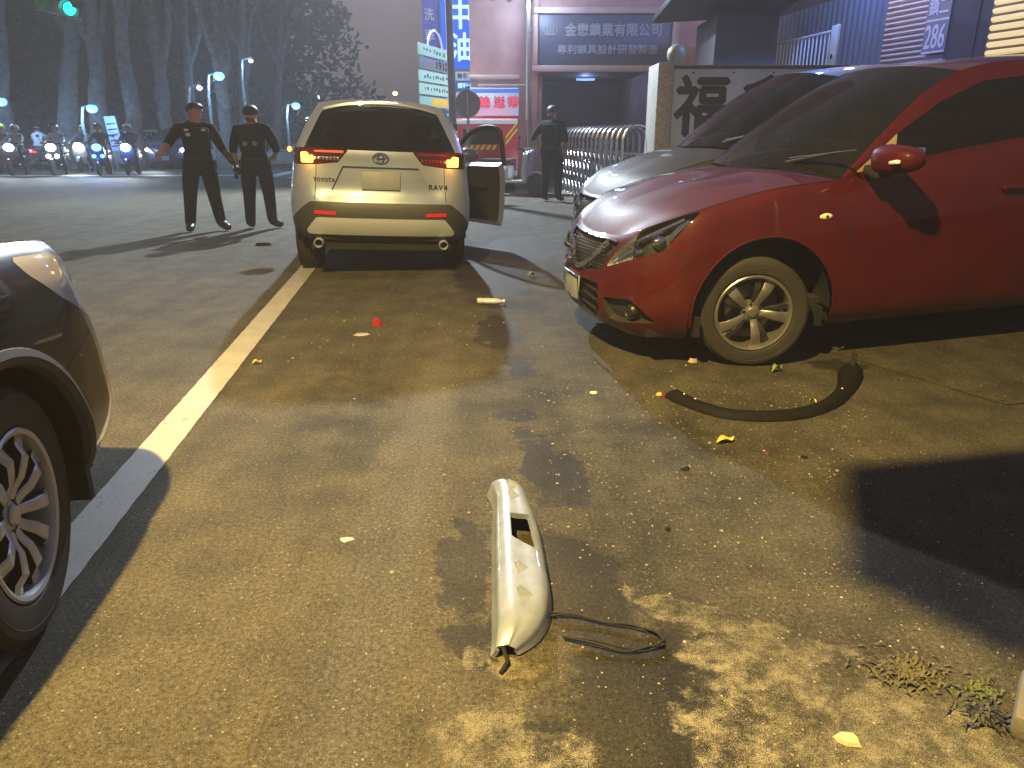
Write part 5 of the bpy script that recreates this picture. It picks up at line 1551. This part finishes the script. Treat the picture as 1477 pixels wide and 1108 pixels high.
BONES = [('pelvis', 'spine', 0), ('spine', 'chest', 0), ('chest', 'neck', 0), ('neck', 'jaw', 1), ('jaw', 'head', 1), ('head', 'crown', 1), ('chest', 'shL', 0), ('shL', 'elL', 0), ('elL', 'wrL', 1),
         ('chest', 'shR', 0), ('shR', 'elR', 0), ('elR', 'wrR', 1), ('pelvis', 'hiL', 2), ('hiL', 'knL', 2), ('knL', 'anL', 2), ('anL', 'toL', 3), ('pelvis', 'hiR', 2), ('hiR', 'knR', 2), ('knR', 'anR', 2), ('anR', 'toR', 3)]
def person(loc, rz, label, J=None, shirt=UNI, legs=UNI, shoes=BOOT, scale=1.0, look=0.0, hair=True, helmet=None, group=None, bulk=1.0, sub=2, long_sleeve=False, glove=(), wide=1.0):
    P = dict(STAND); P.update(J or {})
    names = list(P); idx = {n: i for i, n in enumerate(names)}
    me = bpy.data.meshes.new('person')
    me.from_pydata([P[n] for n in names], [(idx[a], idx[b]) for a, b, _ in BONES], [])
    o = bpy.data.objects.new('person', me); COL.objects.link(o)
    sk = o.modifiers.new('skin', 'SKIN'); sk.use_smooth_shade = True
    sv = me.skin_vertices[0].data
    for n in names:
        r = RADII[n] * (bulk if n in ('pelvis', 'spine', 'chest', 'shL', 'shR', 'hiL', 'hiR', 'elL', 'elR') else 1)
        sv[idx[n]].radius = (r, r * (.82 if n in ('spine', 'chest', 'pelvis') else 1))
        sv[idx[n]].use_root = n == 'pelvis'
    ss = o.modifiers.new('sub', 'SUBSURF'); ss.levels = sub; ss.render_levels = sub
    dg = bpy.context.evaluated_depsgraph_get(); dg.update()
    m2 = bpy.data.meshes.new_from_object(o.evaluated_get(dg))
    o.modifiers.clear()
    V = [v.co.copy() for v in m2.vertices]; Fc = [tuple(p.vertices) for p in m2.polygons]
    bpy.data.meshes.remove(m2)
    b = MB(); mi = []
    seg = [(Vector(P[a]), Vector(P[c]), k, a, c) for a, c, k in BONES]
    for f in Fc:
        c = sum((V[i] for i in f), Vector()) / len(f); best = (9, 0)
        for a, e, k, na, ne in seg:
            t = max(0, min(1, (c - a).dot(e - a) / max((e - a).length_squared, 1e-9)))
            d = (c - a.lerp(e, t)).length - (RADII[na] * (1 - t) + RADII[ne] * t)
            kk = k
            if na in ('elL', 'elR'): kk = 0 if long_sleeve or t < .18 else (3 if na in glove else 1)
            if na == 'neck' and t < .25: kk = 0
            if d < best[0]: best = (d, kk)
        mi.append(best[1])
    b.v = [tuple(v) for v in V]; b.f = Fc; b.m = mi
    # face turned by 'look', ears
    hc = Vector(P['head']); lk = Matrix.Rotation(look, 3, 'Z')
    b.ell(hc + lk @ Vector((0, -.098, -.015)), (.013, .02, .024), 8, 6, m=1)
    for sx_ in (-1, 1):
        b.ell(hc + lk @ Vector((sx_ * .092, .005, -.015)), (.012, .022, .032), 8, 6, m=1)
        b.ell(hc + lk @ Vector((sx_ * .034, -.087, .012)), (.012, .007, .007), 8, 5, m=3)
    b.ell(hc + lk @ Vector((0, -.083, -.065)), (.024, .008, .006), 8, 5, m=1)
    # hands: palm, four fingers, thumb
    for e, w in (('elL', 'wrL'), ('elR', 'wrR')):
        a = Vector(P[e]); c = Vector(P[w]); d = (c - a).normalized(); side = d.cross(Vector((0, 0, 1)))
        side = side.normalized() if side.length > .2 else Vector((0, 1, 0)); up_ = d.cross(side)
        km = 3 if e in glove else 1
        M = Matrix((side, up_, d)).transposed()
        b.ell(c + d * .055, (.042, .022, .058), 10, 7, m=km, M=M)
        for q, ln in enumerate((.066, .076, .072, .056)):
            s0 = c + d * .095 + side * (-.030 + .020 * q)
            b.tube([s0, s0 + d * ln * .5 + up_ * .006, s0 + d * ln * .85 + up_ * .022], [.0095, .0085, .0065], 6, m=km)
        s0 = c + d * .04 - side * .036
        b.tube([s0, s0 + d * .03 - side * .022, s0 + d * .062 - side * .024 + up_ * .01], [.0115, .010, .008], 6, m=km)
    me2 = b.mesh('person', [shirt, SKIN, legs, shoes], smooth=60)
    o.data = me2; bpy.data.meshes.remove(me)
    o.location = loc; o.rotation_euler = (0, 0, rz); o.scale = (scale * wide, scale * (1 + (wide - 1) * .6), scale)
    tag(o, label, 'person', group)
    if hair or helmet:
        m = MB(); V_ = []
        rr = (.103, .108, .10) if hair else (.135, .15, .135)
        n_, k_ = 18, 9
        for i in range(k_ + 1):
            a = math.pi / 2 * (1 - i / k_ * (1.25 if hair else 1.35))
            for j in range(n_):
                w = 2 * math.pi * j / n_
                p = Vector((rr[0] * math.cos(a) * math.cos(w), rr[1] * math.cos(a) * math.sin(w), rr[2] * math.sin(a)))
                if p.y < 0 and a < .35: p.z = max(p.z, rr[2] * math.sin(.35) * (.9 if hair else .6)); p.y *= .9
                V_.append(hc + lk @ p + Vector((0, .006, .012)))
        m.add(V_, [(i * n_ + j, (i + 1) * n_ + j, (i + 1) * n_ + (j + 1) % n_, i * n_ + (j + 1) % n_) for i in range(k_) for j in range(n_)])
        recalc(m.build('hair' if hair else 'helmet', HAIR if hair else helmet, o, smooth=50))
    return o, P

def kit(o, P, back=True):
    pz = P['pelvis'][2] + .06
    m = MB(); m.tube([(.155 * math.cos(a), .135 * math.sin(a), pz) for a in np.linspace(0, 2 * math.pi, 25)[:-1]], .022, 6, closed=True); m.build('belt', BOOT, o)
    m = MB(); m.bbox((.175, .02, pz - .10), (.05, .10, .19), .015); m.build('holster', BOOT, o)
    m = MB(); m.bbox((-.17, .03, pz - .04), (.045, .08, .11), .012); m.build('pouch', BOOT, o)
    for y_, w_ in ((-.135, .05), (.125, .04)):
        m = MB(); m.bbox((0, y_, 1.27), (.30, w_, .32), .03); m.build('vest_panel', UNI, o)
PATCH = mat('pale_patch', (.45, .45, .48), .5)
c1 = px(300, 333)
o1, P1_ = person(c1, R(24), 'officer in dark uniform turning his head, right hand raised, left of the other officer',
                 dict(elL=(-.33, .0, 1.20), wrL=(-.40, -.22, 1.12), elR=(.28, .05, 1.16), wrR=(.40, .0, .93), anL=(-.19, .02, .10), toL=(-.21, -.16, .045), knL=(-.15, -.03, .50), anR=(.17, -.03, .10), toR=(.25, -.19, .045), jaw=(.02, -.01, 1.58), head=(.03, .0, 1.66), crown=(.03, 0, 1.715)),
                 look=R(48), scale=1.0, wide=1.17, bulk=1.08, glove=('elR',), group='officers in dark uniforms')
kit(o1, P1_)
for x, z in ((-.10, 1.40), (.09, 1.40), (-.085, 1.34)):
    m = MB(); m.bbox((x, -.160, z), (.05, .01, .03 if z > 1.36 else .045), .004); m.build('chest_patch', PATCH, o1)
c2 = px(379, 330)
o2, P2_ = person(c2, R(186), 'officer in dark uniform standing with his back to us beside the silver suv',
                 dict(elR=(.26, .02, 1.15), wrR=(.25, -.03, .93), elL=(-.27, -.03, 1.15), wrL=(-.20, -.22, 1.05), toL=(-.24, -.13, .045), jaw=(0, -.02, 1.57), head=(0, -.015, 1.65), crown=(0, -.01, 1.705)),
                 bulk=1.08, wide=1.15, scale=.99, group='officers in dark uniforms')
kit(o2, P2_)
m = MB(); m.bbox((.27, -.06, .80), (.05, .08, .14), .015); m.build('radio', BOOT, o2)
for x in (.075, -.045):
    m = MB(); m.ell((x, .150, 1.23), (.033, .006, .036), 12, 6); m.build('back_patch', mat('dull_patch', (.16, .15, .14), .6), o2)
c3 = px(795, 291)
o3, P3_ = person(c3, R(150), 'dark figure standing before the concertina gate with one hand on the hip',
                 dict(elL=(-.26, .0, 1.15), wrL=(-.20, -.12, 1.0), elR=(.34, .08, 1.18), wrR=(.22, .02, .97)), bulk=1.08, wide=1.1, scale=1.07, group=None)
kit(o3, P3_)

# ================================================================== motorcycles at the stop line
SC_COL = [mat('scooter_dark', (.03, .03, .035), .25, coat=.8), mat('scooter_white', (.5, .5, .52), .25, coat=.8), mat('scooter_blue', (.02, .06, .3), .25, coat=.8), mat('scooter_red', (.25, .015, .02), .25, coat=.8)]
HEAD = glow('headlight_glow', (.82, .93, 1.0), 40)
HEADB = glow('blue_headlight_glow', (.12, .42, 1.0), 5)
def scooter(loc, rz, label, paint, head=HEAD, lit=True, low=False, group='motorcycles waiting at the stop line', lean=0):
    o = empty('motorcycle', loc, rz, label, 'motorcycle', group)
    for y in (-.62, .60):
        m = MB(); m.lathe([(.12, -.04), (.20, -.05), (.24, -.03), (.25, 0), (.24, .03), (.20, .05), (.12, .04), (.02, .03), (.02, -.03), (.12, -.04)], c=(0, y, .25), ax='x', n=20); recalc(m.build('wheel', RUBBER, o))
    m = MB(); m.tube([(0, -.62 + .29 * math.cos(a), .25 + .29 * math.sin(a)) for a in np.linspace(.3, 2.7, 10)], .055, 8, flat=.5); m.build('mudguard', paint, o)
    m = MB(); m.prism([(-.12, .30), (.12, .30), (.23, .62), (.20, .92), (.09, 1.02), (-.09, 1.02), (-.20, .92), (-.23, .62)], lambda a, c, d: (a, -.40 + d - .12 * (c - .6), c), -.05, .05); recalc(m.build('front_shield', paint, o))
    m = MB(); m.tube([(-.36, -.30, 1.04), (-.2, -.38, 1.02), (0, -.40, .99), (.2, -.38, 1.02), (.36, -.30, 1.04)], .022, 8); m.bbox((0, -.42, .98), (.26, .16, .14), .04); m.build('handlebar', PLASTIC, o)
    for x in (-.30, .30):
        m = MB(); m.tube([(x, -.36, 1.03), (x * 1.2, -.38, 1.22)], .008, 6); m.ell((x * 1.25, -.39, 1.27), (.06, .015, .042), 10, 6); m.build('wing_mirror', PLASTIC, o)
    m = MB(); m.bbox((0, -.12, .33), (.34, .5, .07), .02); m.bbox((0, .35, .52), (.34, .75, .34), .08); m.build('body', paint, o)
    m = MB(); m.bbox((0, .32, .76), (.30, .80, .12), .05); m.build('seat', PLASTIC, o)
    m = MB(); m.ell((0, -.515, .90), (.155, .07, .12), 14, 9); m.build('headlight', head if lit else LENSW, o)
    if low:
        for x in (-.13, .13):
            m = MB(); m.ell((x, -.47, .62), (.07, .04, .06), 10, 7); m.build('running_light', head, o)
    m = MB(); m.bbox((0, .78, .68), (.18, .06, .07), .02); m.build('tail_light', LEDRED if not lit else LAMPRED, o)
    return o
SEAT = dict(pelvis=(0, .27, .86), spine=(0, .24, 1.02), chest=(0, .16, 1.22), neck=(0, .11, 1.37), jaw=(0, .08, 1.46), head=(0, .08, 1.54), crown=(0, .085, 1.60),
            shL=(-.18, .15, 1.31), elL=(-.28, -.04, 1.12), wrL=(-.30, -.28, 1.06), shR=(.18, .15, 1.31), elR=(.28, -.04, 1.12), wrR=(.30, -.28, 1.06),
            hiL=(-.10, .24, .84), knL=(-.17, -.18, .74), anL=(-.15, -.12, .42), toL=(-.15, -.28, .39), hiR=(.10, .24, .84), knR=(.17, -.18, .74), anR=(.20, .02, .10), toR=(.22, -.14, .045))
WHITEC = mat('white_jacket', (.50, .50, .53), .7); DARKC = mat('dark_jacket', (.03, .03, .04), .7); BLUEC = mat('blue_jacket', (.03, .06, .2), .7); TAN = mat('tan_jacket', (.22, .17, .13), .7)
HEL = dict(y=mat('lime_helmet', (.5, .6, .06), .3, coat=.5, emit=(.5, .7, .05), es=.1), w=mat('white_helmet', (.6, .6, .6), .25, coat=.5), k=mat('black_helmet', (.01, .01, .012), .2, coat=.8))
YS = 26.5
rows_ = [  # px x, depth, paint, head, low, jacket, helmet, motorcycle label, rider label
    (30, 26.4, 0, HEAD, False, WHITEC, 'w', 'leftmost motorcycle facing us with a bright white headlight', 'rider in white on the leftmost motorcycle facing us'),
    (88, 26.4, 0, HEAD, True, WHITEC, 'k', 'motorcycle with a white headlight above two small lower lamps', 'rider in a white shirt between the leftmost bike and the blue headlight'),
    (126, 28.6, 1, HEAD, False, DARKC, 'k', 'pale motorcycle a little behind the others', 'dark dressed rider a little behind the others'),
    (151, 26.4, 2, HEADB, True, DARKC, 'k', 'motorcycle with the blue headlight', 'rider behind the blue headlight'),
    (193, 26.4, 2, HEAD, False, BLUEC, 'w', 'motorcycle with a white headlight nearest the blue car', 'rider in blue on the bike nearest the blue car')]
rng_r = random.Random(5)
for i, (x, Y, pc, hd_, low, jk, hl_, l1, l2) in enumerate(rows_):
    p = pxy(x, 250, Y); p.z = 0; a = R(rng_r.uniform(-8, 8)) + math.atan2(p.x, -p.y) * 0 + R(8)
    scooter(p, a, l1, SC_COL[pc], hd_, True, low)
    J = dict(SEAT)
    if i == 0: J.update(neck=(.06, .02, 1.35), jaw=(.09, -.02, 1.43), head=(.10, -.02, 1.50), crown=(.10, -.02, 1.56))
    person(p, a, l2, J, shirt=jk, legs=DARKC, hair=False, helmet=HEL[hl_], sub=1, long_sleeve=True, group='riders on the motorcycles')
    lamp('headlight_beam', 'SPOT', p + Matrix.Rotation(a, 3, 'Z') @ Vector((0, -.62, .92)), 520, (.8, .9, 1.0) if hd_ is HEAD else (.3, .5, 1.0), .05, target=p + Matrix.Rotation(a, 3, 'Z') @ Vector((0, -9, 0)), spot=70, blend=.9)
p = pxy(13, 250, 28.0); p.z = 0
scooter(p, R(14), 'motorcycle at the left photo edge under the lime helmet', SC_COL[3], HEAD, False)
person(p, R(14), 'rider with a lime yellow helmet at the left photo edge', SEAT, shirt=TAN, legs=DARKC, hair=False, helmet=HEL['y'], sub=1, long_sleeve=True, group='riders on the motorcycles')
p = pxy(67, 246, 30.0); p.z = 0
sct = scooter(p, R(190), 'motorcycle seen from behind with its red tail lamp lit', SC_COL[0], HEAD, False)
m = MB(); m.ell((.1, .84, .72), (.07, .03, .05), 10, 7); m.build('brake_light', glow('red_tail_glow', (1, .03, .05), 22), sct)
person(p, R(190), 'rider in a pale jacket seen from behind', SEAT, shirt=WHITEC, legs=DARKC, hair=False, helmet=HEL['k'], sub=1, long_sleeve=True, group='riders on the motorcycles')
p = Vector((-.02, 17.3, 0))
scooter(p, R(64), 'parked motorcycle by the lamp post, lit pale cyan', SC_COL[1], HEAD, False, group=None)

# blue car waiting behind the first officer
bc = empty('blue_car', pxy(252, 244, 31.0), R(96), 'dark blue car with lit headlights behind the first officer', 'car'); bc.location.z = 0
build_hatch(bc, mat('blue_car_paint', (.012, .02, .10), .4, .2, coat=1.0))
for y in (-.66, .66):
    m = MB(); m.ell((-.86, y, .74), (.05, .07, .06), 12, 8); m.build('headlight_bulb', HEAD, bc)
lamp('headlight_beam', 'SPOT', bc.location + Vector((0, -1.2, .7)), 500, (.8, .9, 1.0), .05, target=bc.location + Vector((0, -9, 0)), spot=75, blend=.9)

# amber repeaters on the mirrors of the silver suv
for o in list(bpy.data.objects):
    if o.name.startswith('wing_mirror') and o.parent is suv:
        m = MB(); m.ell((.80, -1.16, 1.13), (.04, .02, .03), 10, 7); m.build('turn_signal', AMBER, o)

# ================================================================== things lying on the road
WARMSILVER = mat('bumper_silver', (.215, .245, .31), .4, .2, coat=.7, var=(14, .16), bump=(40, .08, .003))
gar = empty('bumper_trim', (0, 0, 0), 0, 'torn off silver rear bumper trim lying on the road', 'car part')
ga = px(724, 712); gb = px(742, 948)
ax_u = (gb - ga); glen = ax_u.length; ax_u.normalize(); ax_v = Vector((0, 0, 1)).cross(ax_u)
ax_v = -ax_v if ax_v.x < 0 else ax_v
gar.location = ga
# cross-sections along the length: (f, v-left, ridge v, crease v, right v, ridge height, crease height)
SEC = [(0.0, -.050, -.012, .020, .042, .055, .050), (.03, -.062, -.008, .040, .066, .080, .070), (.055, -.056, -.004, .052, .080, .086, .078), (.10, -.046, .002, .066, .096, .086, .078), (.13, -.042, .004, .070, .100, .086, .079), (.35, -.048, .000, .088, .122, .088, .080), (.6, -.054, -.004, .094, .128, .088, .080), (.80, -.058, -.006, .088, .122, .085, .078),
       (.90, -.060, -.006, .066, .098, .080, .070), (.96, -.062, -.012, .034, .060, .066, .054), (1.0, -.066, -.026, -.006, .010, .042, .034)]
rowsC = []
for f, vl, vr, vc, ve, hr, hc_ in SEC:
    rowsC.append([(f * glen, vl, .006), (f * glen, vl + .010, hr * .42), (f * glen, (vl + vr) / 2 - .004, hr * .80), (f * glen, vr - .006, hr * .97), (f * glen, vr + .010, hr), (f * glen, (vr + vc) / 2, (hr + hc_) / 2 + .001), (f * glen, vc, hc_), (f * glen, vc + (ve - vc) * .55, hc_ * .80), (f * glen, ve - .006, hc_ * .45), (f * glen, ve, .006)])
Cg = spline(spline(np.array(rowsC), 110).transpose(1, 0, 2), 64).transpose(1, 0, 2)
Ag = np.stack([Cg[:, :, 0] / glen, Cg[:, :, 1]], -1)
Wp = np.zeros_like(Cg)
for i in range(Cg.shape[0]):
    for j in range(Cg.shape[1]):
        u, v, z = Cg[i, j]; q = ax_u * u + ax_v * v; Wp[i, j] = (q.x, q.y, z)
gs_ = Sheet.grid(Wp, Ag)
if gs_.normals()[len(gs_.V) // 2][2] < 0: gs_ = gs_.flip()
hole, gs_ = gs_.poly([(.325, .018), (.335, .088), (.555, .104), (.57, .092), (.49, .016)])
top_ = sheets_mb([gs_])
inner_ = gs_.offset(-.004).flip(); top_.sheet(inner_)
for r_ in (gs_.rim(-.012), hole.flip().rim(.02)): top_.sheet(r_)
top_.build('panel', WARMSILVER, gar, smooth=40)
for f in (.075, .165, .66, .80):
    m = MB(); i = int(f * 109)
    def gp(f_, v_, z_): q = ax_u * (f_ * glen) + ax_v * v_; return Vector((q.x, q.y, z_))
    m.add([gp(f - .012, .016, .086), gp(f + .030, .020, .084), gp(f + .026, .066, .080), gp(f + .014, .022, .103), gp(f + .002, .026, .103)], [(0, 1, 3), (0, 3, 4), (1, 2, 3), (3, 2, 4), (4, 2, 0), (0, 2, 1)])
    m.build('fin', WARMSILVER, gar, smooth=20)
m = MB(); m.tube([gp(.93, -.02, .05), gp(1.0, -.03, .03), gp(1.035, -.02, .015), gp(1.07, -.04, .006)], .006, 6); m.build('clip_strap', SEAM, gar)
# wire that trails from it
wp = [px(786, 893), px(820, 893), px(870, 903), px(915, 911), px(948, 920), px(957, 932), px(935, 941), px(900, 943), px(860, 936), px(813, 925)]
for k, off in enumerate((0, .007)):
    q = spline(np.array([(p.x + random.uniform(-.004, .004), p.y + off + random.uniform(-.004, .004), .006 + .012 * abs(math.sin(i * 1.3 + k))) for i, p in enumerate(wp)]), 60)
    m = MB(); m.tube([tuple(x) for x in q], .0035, 6)
    if k == 0: wire = m.build('wire', SEAM, label='thin black wire looping out from the silver bumper trim', cat='wire')
    else: m.build('strand', SEAM, wire)
# black arch trim beside the front wheel of the red car
ap = [px(972, 572), px(1005, 588), px(1045, 600), px(1095, 604), px(1145, 601), px(1190, 588), px(1218, 566), px(1226, 543)]
q = spline(np.array([tuple(p) for p in ap]), 70)
fl_ = empty('wheel_arch_trim', tuple(q[35]), 0, 'curved black wheel arch trim lying in front of the red car', 'car part')
m = MB(); vs = []
for i, p in enumerate(q):
    t = q[min(i + 1, 69)] - q[max(i - 1, 0)]; t = Vector(t).normalized(); nn = Vector((-t.y, t.x, 0)); f = i / 69
    w_ = .048 + .022 * max(0, (f - .8) / .2) + .012 * max(0, (.15 - f) / .15); hgt = .040 + .05 * max(0, (f - .82) / .18)
    c_ = Vector(p) - Vector(q[35])
    for a, z in ((-w_, .004), (-w_ * .9, hgt * .55), (-w_ * .3, hgt), (w_ * .35, hgt * .95), (w_ * .9, hgt * .45), (w_, .004)):
        vs.append(c_ + nn * a + Vector((0, 0, z)))
m.add(vs, [(6 * i + j, 6 * i + j + 1, 6 * i + 7 + j, 6 * i + 6 + j) for i in range(69) for j in range(5)] + [(0, 1, 2, 3, 4, 5), tuple(414 + k for k in range(5, -1, -1))])
recalc(m.build('trim', mat('scuffed_black_trim', (.006, .0056, .005), .75, spec=.15, var=(30, .5), bump=(200, .3, .001)), fl_, smooth=50))
def chip(name, p, s_, mt, label, cat, flat=.35, seed=0, parent=None, par=None):
    rr = random.Random(seed); m = MB(); n_ = 7
    top_ = [(s_ * (1 + rr.uniform(-.4, .4)) * math.cos(2 * math.pi * k / n_), s_ * (.7 + rr.uniform(-.3, .3)) * math.sin(2 * math.pi * k / n_)) for k in range(n_)]
    m.add([(a, b_, .002) for a, b_ in top_] + [(a * .8, b_ * .8, s_ * flat * rr.uniform(.6, 1.2)) for a, b_ in top_], [tuple(range(n_ - 1, -1, -1)), tuple(range(n_, 2 * n_))] + [(k, (k + 1) % n_, n_ + (k + 1) % n_, n_ + k) for k in range(n_)])
    return m.build(name, mt, parent, smooth=0, label=label, cat=cat, loc=p)
q0 = Vector(q[0]) - Vector(fl_.location)
chip('bracket', tuple(q0 + Vector((-.04, .0, .0))), .035, mat('red_scrap', (.16, .015, .012), .4), None, None, .5, 3, fl_)
chip('clip', tuple(q0 + Vector((-.075, .012, .0))), .018, mat('yellow_scrap', (.55, .42, .12), .5), None, None, .8, 4, fl_)
for f in (.06, .13, .78, .95):
    p = q[int(f * 69)] - np.array(fl_.location); m = MB(); m.ell((p[0], p[1], .045), (.006, .005, .004), 7, 5); m.build('rivet', WHITEB, fl_)
for k, (s0, hgt) in enumerate(((0.955, .11), (.99, .10))):
    p = Vector(q[int(s0 * 69)] - np.array(fl_.location)); m = MB(); m.box((p.x + .03, p.y + .05, .10), (.008, .03, .07), rot=(0, 0, .6)); m.build('tab', PLASTIC, fl_)

REDB = mat('red_lens_shard', (.35, .02, .01), .2, coat=.5); CLR = mat('clear_shard', (.6, .62, .6), .1, alpha=.5)
chip('lens_shard', px(545, 470), .035, REDB, 'small upright red lamp shard on the road', 'debris', 1.4, 11)
chip('plastic_shard', px(522, 483), .06, CLR, 'clear plastic shard just left of the red shard', 'debris', .15, 12)
chip('plastic_chip', px(988, 678), .024, PLASTIC, 'black square plastic chip below the wheel arch trim', 'debris', .8, 13)
chip('plastic_chip', px(1107, 655), .016, mat('red_brown_scrap', (.12, .03, .015), .5), 'red brown chip right of the yellow leaf', 'debris', .6, 14)
chip('stone', px(1160, 661), .013, SEAM, 'small dark pebble right of the red brown chip', 'stone', .9, 15)
chip('stone', px(963, 765), .012, SEAM, 'tiny dark pebble between the bumper trim and the shade', 'stone', .9, 16)
chip('paper_scrap', px(856, 568), .022, WHITEB, 'white paper scrap in front of the red bumper', 'litter', .5, 17)
chip('stone', px(1222, 1068), .035, mat('pale_stone', (.42, .34, .22), .7), 'pale flat stone at the lower photo edge', 'stone', .3, 18)
chip('dark_cloth', px(378, 354), .11, SEAM, 'dark cloth on the road behind the silver suv tyre', 'cloth', .4, 19)
chip('paper_scrap', px(500, 779), .022, mat('pale_paper', (.4, .38, .3), .7), 'pale paper scrap left of the bumper trim', 'litter', .1, 20)
chip('stone', px(1000, 523), .03, mat('pale_stone', (.42, .34, .22), .7), 'pale pebble in front of the red car wheel', 'stone', .9, 21)
def leaf(p, ln, mt, label, rz, curl=.02):
    m = MB(); vs = []
    for i in range(7):
        f = i / 6; w = math.sin(math.pi * min(1, f * .95 + .03)) * ln * .22
        z = .004 + curl * abs(math.sin(f * 4)) ; vs += [(ln * (f - .5), -w, z + .006), (ln * (f - .5), 0, z), (ln * (f - .5), w, z + .010)]
    m.add(vs, [(3 * i + j, 3 * i + 3 + j, 3 * i + 4 + j, 3 * i + 1 + j) for i in range(6) for j in range(2)])
    o = m.build('fallen_leaf', mt, None, smooth=60, label=label, cat='leaf', loc=p); o.rotation_euler = (0, 0, rz); return o
YL = mat('yellow_leaf', (.60, .42, .06), .6, var=(40, .2)); GL = mat('green_leaf', (.14, .20, .03), .6, var=(40, .2))
leaf(px(1046, 639), .09, YL, 'yellow fallen leaf below the wheel arch trim', .3)
leaf(px(371, 526), .06, YL, 'dull yellow leaf beside the white line', .6)
leaf(px(1120, 537), .08, GL, 'green fallen leaf by the red car front tyre', .5, .04)
leaf(px(766, 400), .12, GL, 'green fallen leaf between the silver suv and the red car', 1.0, .05)
leaf(px(1172, 583), .05, YL, 'small yellow leaf inside the curve of the wheel arch trim', 2.0)
bt = empty('plastic_bottle', px(706, 439), R(100), 'crushed clear plastic bottle lying behind the silver suv', 'bottle')
bt.rotation_euler = (R(90), 0, R(84))
m = MB(); m.lathe([(.0, -.10), (.030, -.10), (.033, -.08), (.029, -.05), (.033, -.02), (.030, .02), (.033, .05), (.024, .08), (.012, .10), (.012, .115)], n=16); m.v = [(x, y * .75 + .03, z) for x, y, z in m.v]; m.build('bottle_body', mat('bottle_plastic', (.75, .8, .82), .12, alpha=.55), bt)
m = MB(); m.lathe([(0, .132), (.014, .132), (.014, .112)], n=12); m.v = [(x, y + .03, z) for x, y, z in m.v]; m.build('cap', WHITEB, bt)
# weeds and a kerb stone at the lower right
random.seed(31)
def tuft(name, p, n, h, spread, mt, label, cat='plant'):
    m = MB()
    for _ in range(n):
        a = random.uniform(0, 6.28); r = abs(random.gauss(0, spread)); x, y = r * math.cos(a), r * math.sin(a) * .7; b_ = random.uniform(0, 6.28); l = h * random.uniform(.5, 1.3); w = .0035
        d = Vector((math.cos(b_), math.sin(b_), 0)); e = Vector((-d.y, d.x, 0)) * w; o_ = Vector((x, y, .004)); mdl = o_ + d * l * .5 + Vector((0, 0, l * .35)); tip = o_ + d * l + Vector((0, 0, l * .12))
        m.add([o_ - e, o_ + e, mdl + e, mdl - e, tip], [(0, 1, 2, 3), (3, 2, 4)])
    return m.build(name, mt, None, smooth=0, label=label, cat=cat, loc=p)
tuft('dry_weeds', px(1305, 972), 240, .028, .06, mat('dry_grass', (.075, .066, .038), .8, var=(30, .3)), 'patch of flattened dry weeds on the forecourt')
tuft('green_weeds', px(1412, 1000), 60, .03, .055, mat('weed_green', (.06, .075, .02), .7, var=(40, .2)), 'green weeds growing by the kerb stone')
tuft('dark_weeds', px(1418, 1033), 120, .035, .035, mat('dark_leaf_litter', (.02, .02, .022), .6), 'clump of dark dead leaves beside the kerb stone')
kp = px(1478, 1048); m = MB(); m.bbox((.10, -.02, .03), (.24, .22, .07), .015, rot=(0, 0, R(-38))); m.build('kerb_stone', CONC, None, label='pale kerb stone at the lower right photo edge', cat='kerb', loc=kp)
# loose grit on the old surface
random.seed(77); m = MB()
for _ in range(1100):
    while True:
        y = random.uniform(1.25, 4.0); x = random.uniform(-.9, 1.9)
        if random.random() < (.25 if x < .3 - .05 * y else 1.0): break
    s_ = random.uniform(.0018, .0048) * (1.5 if random.random() < .06 else 1); a = random.uniform(0, 6.28)
    v = [(x + s_ * math.cos(a + k * 1.57) * random.uniform(.7, 1.3), y + s_ * math.sin(a + k * 1.57) * random.uniform(.7, 1.3), .0005) for k in range(4)] + [(x + random.uniform(-.3, .3) * s_, y, s_ * random.uniform(.7, 1.2))]
    m.add(v, [(0, 1, 4), (1, 2, 4), (2, 3, 4), (3, 0, 4)])
m.build('grit', mat('grit_stone', (.24, .21, .155), .5, var=(300, .5)), kind='stuff', smooth=0)

# crumbs of broken lamp glass behind the suv
random.seed(91); m = MB()
for _ in range(190):
    if random.random() < .6: x, y = random.gauss(-.75, .55), random.gauss(5.3, .9)
    else: x, y = random.gauss(.35, .55), random.gauss(3.2, .8)
    s_ = random.uniform(.003, .010); a = random.uniform(0, 6.28)
    v = [(x + s_ * math.cos(a + k * 2.09) * random.uniform(.6, 1.3), y + s_ * math.sin(a + k * 2.09) * random.uniform(.6, 1.3), .001) for k in range(3)] + [(x, y, s_ * random.uniform(.4, 1.1))]
    m.add(v, [(0, 1, 3), (1, 2, 3), (2, 0, 3)])
tag(m.build('glass_crumbs', mat('glass_crumb', (.30, .30, .28), .12, coat=1.0), smooth=0), 'crumbs of broken lamp glass scattered behind the silver suv', 'debris', kind='stuff')

# ================================================================== night air
def haze(density):
    m = bpy.data.materials.new('night_haze'); m.use_nodes = True; N = m.node_tree.nodes
    N.remove(N['Principled BSDF'])
    v = N.new('ShaderNodeVolumePrincipled'); v.inputs['Color'].default_value = (.82, .82, .9, 1); v.inputs['Density'].default_value = density; v.inputs['Anisotropy'].default_value = .2
    m.node_tree.links.new(v.outputs[0], N['Material Output'].inputs['Volume'])
    b = MB(); b.box((0, 160, 8), (460, 460, 18.4)); return b.build('haze', m, kind='stuff', smooth=0)
haze(.0038)
